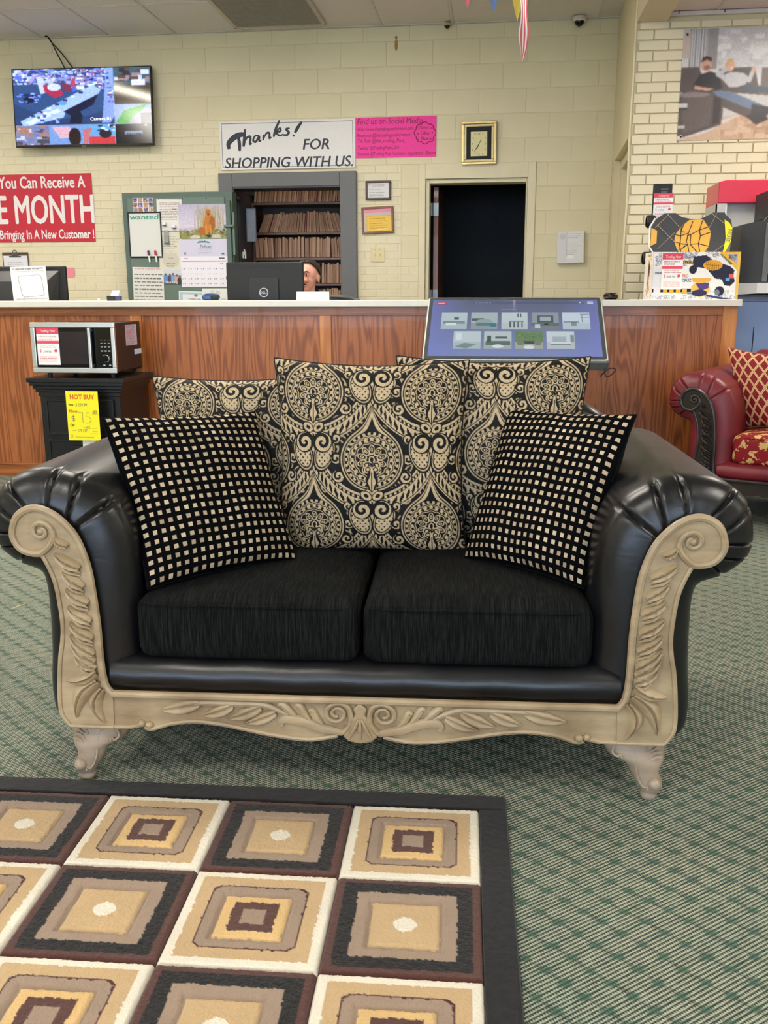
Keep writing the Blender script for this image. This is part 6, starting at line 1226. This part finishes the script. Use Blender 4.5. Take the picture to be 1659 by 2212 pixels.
# man (left) and woman (right)
c.poly([(.13, .41), (.20, .38), (.26, .41), (.29, .53), (.24, .56), (.12, .56), (.09, .50)], (46, 44, 50)); c.ell(.172, .315, .038, .062, (206, 160, 140)); c.poly([(.135, .30), (.14, .26), (.17, .245), (.205, .26), (.205, .295), (.17, .275)], (62, 46, 40)); c.ell(.176, .348, .022, .022, (150, 106, 90)); c.poly([(.10, .50), (.16, .52), (.24, .535), (.20, .555), (.10, .54)], (206, 160, 140)); c.poly([(.22, .55), (.34, .56), (.52, .66), (.62, .72), (.56, .76), (.44, .70), (.26, .60)], (110, 130, 160)); c.poly([(.5, .68), (.66, .72), (.60, .80), (.50, .78)], (56, 54, 60))
c.poly([(.27, .43), (.34, .39), (.42, .40), (.46, .46), (.44, .53), (.34, .53), (.30, .48)], (206, 206, 210)); c.ell(.332, .335, .032, .055, (222, 176, 152)); c.poly([(.305, .36), (.30, .31), (.318, .275), (.35, .275), (.352, .30), (.325, .305)], (206, 176, 120)); c.ell(.345, .355, .010, .012, (240, 230, 226)); c.line([(.30, .44), (.255, .41), (.30, .37)], .022, (196, 196, 202)); c.line([(.42, .42), (.47, .47), (.49, .39)], .020, (206, 206, 210)); c.ell(.495, .375, .014, .028, (222, 176, 152)); c.poly([(.38, .53), (.46, .50), (.62, .54), (.70, .57), (.66, .59), (.48, .57)], (74, 84, 100)); c.ell(.70, .575, .03, .014, (222, 176, 152))
c.rect(0, .66, .06, .70, (210, 208, 208)); c.rect(0, .70, .06, .72, (60, 60, 64)); c.rect(0, .86, .05, .89, (196, 194, 194))
c.blur(2).grain(.03); MB().box(0, W_, .0006, .003, 0, H_).build('vinyl', WHITE, ps); c.panel('print', PRINT_GLOSS, ps, (0, 0, 0), (W_, 0, 0), (0, 0, H_))
for x, z in ((.025, .025), (.025, H_-.035), (W_-.03, .025), (W_-.03, H_-.03)):
    MB().tube([(x+.009*math.cos(a), -.001, z+.009*math.sin(a)) for a in [i*2*PI/16 for i in range(17)]], .0028, 6).build('grommet', plain('nickel', (190, 190, 190), .3, .9), ps, smooth=True); MB().ell((x, -.001, z), (.006, .004, .006)).build('screw', INK, ps)
# ------------------------------------------------------------------ patterned rug
RUG0 = Vector((-.012, 1.858, 0)); RR = math.radians(2.0)
rug = thing('area_rug', 'black bordered rug of carved brown and cream squares before the loveseat', 'rug', (RUG0.x, RUG0.y, 0), RR)
def pile(name):
    t = NT(name); a = t.n('Attribute', attribute_name='Col'); v = t.coord(); n1 = t.noise(v, 330, 4, .7); n2 = t.noise(t.coord('Object', (1, .3, 1)), 120, 3, .6); n3 = t.noise(v, 10, 3)
    hs = t.n('HueSaturation'); t.t.links.new(a.outputs['Color'], hs.inputs['Color']); t.set(hs.inputs['Value'], t.m_('ADD', .72, t.m_('ADD', t.m_('MULTIPLY', n1, .34), t.m_('MULTIPLY', n3, .24))))
    t.bump(t.m_('ADD', n1, t.m_('MULTIPLY', n2, .7)), .8, .004); return t.fin(hs.outputs[0], .95, 0, .1, sheen=.2)
PILE = pile('carved_pile')
TW, TD, RT = .278, .2635, .013
CRM, TNN, TPE, BRN, BLK2, WIN = (240, 233, 214), (204, 174, 130), (164, 142, 122), (90, 57, 50), (26, 24, 25), (74, 28, 34)
def rug_tile(dark, n=104, seed=0):
    V, U = np.mgrid[0:n, 0:n]/(n-1.0); r = np.random.default_rng(seed)
    def nz(k, s):
        q = np.zeros((n, n))
        for _ in range(14): a, b, p_ = r.normal(0, k), r.normal(0, k), r.uniform(0, 6.28); q += np.sin(a*U+b*V+p_)
        return q/14*s
    u, v = U-.5+nz(40, .010)+nz(150, .006), V-.5+nz(40, .010)+nz(150, .006); d = np.maximum(np.abs(u), np.abs(v)); d0 = np.maximum(np.abs(U-.5), np.abs(V-.5))
    col = np.zeros((n, n, 3)); h = np.full((n, n), RT)
    def band(m, cc):
        col[m] = cc
    if dark:
        band(d > -1, BRN); band(d < .435, BLK2); band(d < .335, TPE); band(d < .225, TNN); band(np.hypot(u/.075, v/.07) < 1, CRM); g = .233
    else:
        band(d > -1, CRM); band(d < .425, TNN); rc = np.maximum(d, (np.abs(u)+np.abs(v))*.535); band(rc < .331, WIN); band(rc < .318, TPE); band(d < .222, (226, 190, 130)); band(d < .150, BRN); band(d < .077, TPE); g = .232
    h -= .006*np.exp(-((d-g)/.014)**2); h -= .010*np.clip((d0-.478)/.022, 0, 1)**1.5; h += nz(60, .0012)+r.normal(0, .0004, (n, n))
    col *= (1-.35*np.exp(-((d-g)/.009)**2)*0)[..., None]
    P = np.stack([(U-.5)*TW, (.5-V)*TD, h], -1)
    return P, col
meshes = []
for dk in (0, 1):
    P, col = rug_tile(dk, seed=dk+1); o = gridmesh('rug_square', P, PILE, rug, col); meshes.append(o.data); bpy.data.objects.remove(o)
bw = .055
for i in range(5):
    for j in range(6):
        o = link('rug_square', meshes[(i+j) % 2], rug); o.location = (-(i+.5)*TW, -(j+.5)*TD-.004, 0)
x0, y1 = -5*TW, -6*TD-.004
BORD = plain('black_rug_pile', (34, 33, 34), .95, 0, .1, var=.3, scale=60, bump=.8, sheen=.2)
bm_ = MB()
for a in ((x0-bw, bw, 0, bw), (x0-bw, bw, y1-bw, y1), (0, bw, y1, 0), (x0-bw, x0, y1, 0)): bm_.box(a[0], a[1], a[2], a[3], 0, RT-.001)
bm_.build('border', BORD, rug, bevel=.004)
ed = MB()
loop = [(x0-bw, bw), (bw, bw), (bw, y1-bw), (x0-bw, y1-bw), (x0-bw, bw)]
for a, b in zip(loop[:-1], loop[1:]): ed.tube([(a[0], a[1], .006), (b[0], b[1], .006)], .006, 6, up=(0, 0, 1))
ed.build('bound_edge', BORD, rug, smooth=True)
box('backing', BORD, rug, x0, 0, y1, 0, 0, .002)
# a stray bit of straw on the carpet
p_ = EYEV+_ray(38, 1312)*(-EYE/_ray(38, 1312).z); t = thing('straw_bit', 'thin pale straw lying on the green carpet left of the loveseat', 'straw', (p_.x, p_.y, 0)); MB().tube([(-.012, -.03, .002), (0, 0, .004), (.012, .035, .002)], [.0008, .0016, .0008], 5).build('stalk', plain('straw', (214, 206, 150), .7), t)
# ------------------------------------------------------------------ person seated behind the counter
PX, PY = at(664, 600, 6.45).x, 6.45
ch = thing('office_chair', 'dark office chair behind the counter holding the seated person', 'chair', (PX+.06, PY+.12, 0))
CHB = plain('chair_black_mesh', (40, 43, 44), .6)
rbox(0, 0, .42, .25, .25, .03, .028, 8).build('seat', CHB, ch, smooth=True); q = rbox(0, .20, .80, .24, .035, .30, .034, 10).build('backrest', CHB, ch, smooth=True)
MB().tube(spline([(-.22, .17, 1.09), (-.1, .15, 1.105), (.12, .15, 1.105), (.23, .17, 1.085), (.30, .12, 1.05)], 5), .014, 8).build('top_rail', plain('chair_grey_rim', (92, 96, 96), .4), q, smooth=True)
MB().tube([(0, 0, .10), (0, 0, .40)], .03, 12).build('gas_column', BLACK, ch)
for k in range(5):
    a = k*2*PI/5; lg = MB().tube([(0, 0, .11), (.27*math.cos(a), .27*math.sin(a), .07)], [.025, .016], 8).build('base_arm', BLACK, ch); MB().ell((.27*math.cos(a), .27*math.sin(a), .028), (.028, .028, .028)).build('castor', BLACK, lg, smooth=True)
for s in (-1, 1): MB().tube(spline([(s*.25, .05, .42), (s*.31, .05, .5), (s*.31, .02, .66), (s*.31, -.14, .67)], 4), .018, 8).build('armrest', BLACK, ch, smooth=True)
pe = thing('person', 'seated person in a dark shirt resting chin on hand behind the monitor', 'person', (PX, PY, 0))
SKIN = plain('skin', (226, 166, 146), .5, var=.05, scale=30); HAIR = plain('dark_brown_hair', (44, 33, 29), .4, var=.25, scale=60); SHIRT = plain('dark_shirt', (52, 56, 56), .85); TROU = plain('dark_trousers', (40, 42, 52), .85)
TH = math.radians(-11); HC = Vector((0, 0, 1.238))
def hp(x, y, z): return (HC.x+x*math.cos(TH)-y*math.sin(TH), HC.y+x*math.sin(TH)+y*math.cos(TH), HC.z+z)
def hell(mb, c, r, n=14, m=10):
    k = MB().ell(c, r, n, m); mb.add([hp(*v) for v in k.v], k.f)
b = MB()
hell(b, (0, .012, .022), (.074, .092, .086), 20, 14); hell(b, (0, -.022, -.028), (.058, .066, .078), 16, 12); hell(b, (0, -.05, -.082), (.034, .034, .026))     # skull, face, chin
hell(b, (0, -.083, .032), (.05, .014, .014)); hell(b, (0, -.098, -.012), (.012, .018, .026)); hell(b, (0, -.105, -.028), (.016, .015, .011)); hell(b, (.022, -.082, -.022), (.022, .016, .02)); hell(b, (-.022, -.082, -.022), (.022, .016, .02)); hell(b, (0, -.088, -.058), (.022, .012, .010))
for s in (-1, 1): hell(b, (s*.076, .014, -.008), (.008, .019, .031)); hell(b, (s*.079, .024, .002), (.006, .014, .018))
b.tube([(0, .01, 1.02), (0, .008, 1.12), (0, .0, 1.19)], [.062, .054, .052], 14)
b.tube([(0, .02, .52), (0, .03, .70), (0, .02, .88), (0, .01, 1.00), (0, .01, 1.05)], [.14, .14, .165, .13, .07], 16, sq=.72)
def limb(mb, pts, rs): mb.tube(spline(pts, 4), [rs[0]+(rs[-1]-rs[0])*i/(4*(len(pts)-1)) for i in range(4*(len(pts)-1)+1)], 12)
AR = [(-.17, .02, 1.0), (-.23, -.08, .88), (-.20, -.22, .80)]; FA = [(-.20, -.22, .80), (-.13, -.20, .98), (-.075, -.145, 1.125)]; AL = [(.17, .02, 1.0), (.24, -.04, .86), (.22, -.16, .78)]; FL = [(.22, -.16, .78), (.12, -.27, .79), (.02, -.30, .79)]
for A_, F_ in ((AR, FA), (AL, FL)): limb(b, A_, (.052, .042)); limb(b, F_, (.04, .027))
# raised hand at the mouth: palm, curled fingers, thumb
hc_ = Vector((-.062, -.135, 1.150)); b.ell(tuple(hc_), (.022, .030, .040), 12, 8)
for i, (dx, dz, L_) in enumerate(((-.018, .030, 1.0), (-.006, .034, 1.08), (.006, .033, 1.0), (.016, .028, .85))):
    p0 = hc_+Vector((dx, -.012, dz)); b.tube([p0, p0+Vector((.004, -.016, .022*L_)), p0+Vector((.018, -.010, .036*L_)), p0+Vector((.032, .004, .034*L_))], [.009, .0088, .008, .007], 8)
b.tube([hc_+Vector((.012, .0, -.012)), hc_+Vector((.032, -.006, .006)), hc_+Vector((.044, -.004, .028))], [.011, .010, .008], 8)
h2 = Vector((-.01, -.31, .785)); b.ell(tuple(h2), (.042, .036, .018), 12, 8)
for i in range(4): p0 = h2+Vector((-.03, -.024+.016*i, .004)); b.tube([p0, p0+Vector((-.028, -.004, .004)), p0+Vector((-.05-.006*(i in (1, 2)), -.004, -.008))], [.009, .0085, .007], 8)
b.tube([h2+Vector((.0, -.03, .0)), h2+Vector((-.03, -.05, .002)), h2+Vector((-.048, -.052, -.004))], [.011, .009, .008], 8)
for s in (-1, 1): limb(b, [(s*.09, .05, .52), (s*.11, -.2, .52), (s*.12, -.40, .50)], (.085, .06)); limb(b, [(s*.12, -.40, .50), (s*.12, -.40, .28), (s*.12, -.38, .08)], (.058, .04)); b.ell((s*.12, -.44, .045), (.045, .12, .04), 12, 8)
body = b.build('body', SKIN, pe, smooth=True, angle=180)
rm = body.modifiers.new('one_surface', 'REMESH'); rm.mode = 'VOXEL'; rm.voxel_size = .0055; rm.use_smooth_shade = True
sm_ = body.modifiers.new('soften', 'SMOOTH'); sm_.iterations = 3; sm_.factor = .5
def garment(name, mat, mb):
    o = mb.build(name, mat, pe, smooth=True, angle=180); r = o.modifiers.new('cloth', 'REMESH'); r.mode = 'VOXEL'; r.voxel_size = .010; r.use_smooth_shade = True; s_ = o.modifiers.new('soften', 'SMOOTH'); s_.iterations = 4; return o
g = MB().tube([(0, .02, .50), (0, .03, .70), (0, .02, .88), (0, .01, 1.005), (0, .01, 1.055)], [.155, .155, .182, .146, .078], 16, sq=.75); limb(g, AR, (.064, .054)); limb(g, AL, (.064, .054)); limb(g, FA[:2], (.054, .046)); limb(g, FL[:2], (.054, .044)); garment('shirt', SHIRT, g)
g = MB()
for s in (-1, 1): limb(g, [(s*.09, .05, .52), (s*.11, -.2, .52), (s*.12, -.40, .50)], (.1, .072)); limb(g, [(s*.12, -.40, .51), (s*.12, -.40, .28), (s*.12, -.38, .09)], (.07, .055))
g.ell((0, .04, .53), (.17, .15, .09)); garment('trousers', TROU, g)
for s in (-1, 1): rbox(s*.12, -.44, .032, .05, .13, .032, .028, 6).build('shoe', BLACK, pe, smooth=True)
# slicked back hair as a shell over the skull
rows = []
for i in range(13):
    row = []
    for j in range(29):
        ph_ = j/28*2*PI; x, y = math.sin(ph_), -math.cos(ph_)          # y = -1 is the forehead
        cov = .72 if y < -.8 else .72+(1.42-.72)*min(1, (y+.8)/.75) if y < -.05 else 1.42+.75*min(1, (y+.05)/.6)
        aa = PI/2-cov*i/12
        row.append(hp(.0785*math.cos(aa)*x, .014+.0975*math.cos(aa)*y, .024+.0915*math.sin(aa)))
    rows.append(row)
ho = MB().grid(rows).build('hair', HAIR, pe, smooth=True, angle=180); so = ho.modifiers.new('thick', 'SOLIDIFY'); so.thickness = .01; so.offset = -1
bun = MB(); hell(bun, (0, .105, -.01), (.03, .025, .03)); bun.build('hair_knot', HAIR, pe, smooth=True)
EYEW = plain('eye_white', (214, 200, 194), .3); 
for s in (-1, 1):
    e = MB(); hell(e, (s*.03, -.081, .012), (.013, .008, .0065)); ey = e.build('eye', EYEW, pe, smooth=True); e = MB(); hell(e, (s*.03, -.0885, .011), (.005, .002, .0055)); e.build('iris', INK, ey, smooth=True)
    e = MB(); e.tube([hp(s*.012, -.095, .030), hp(s*.032, -.094, .036), hp(s*.052, -.080, .030)], [.003, .004, .002], 6); e.build('eyebrow', HAIR, pe, smooth=True)
e = MB(); e.tube([hp(-.026, -.086, -.052), hp(0, -.100, -.044), hp(.026, -.086, -.052)], [.003, .005, .003], 6); e.build('moustache', HAIR, pe, smooth=True)
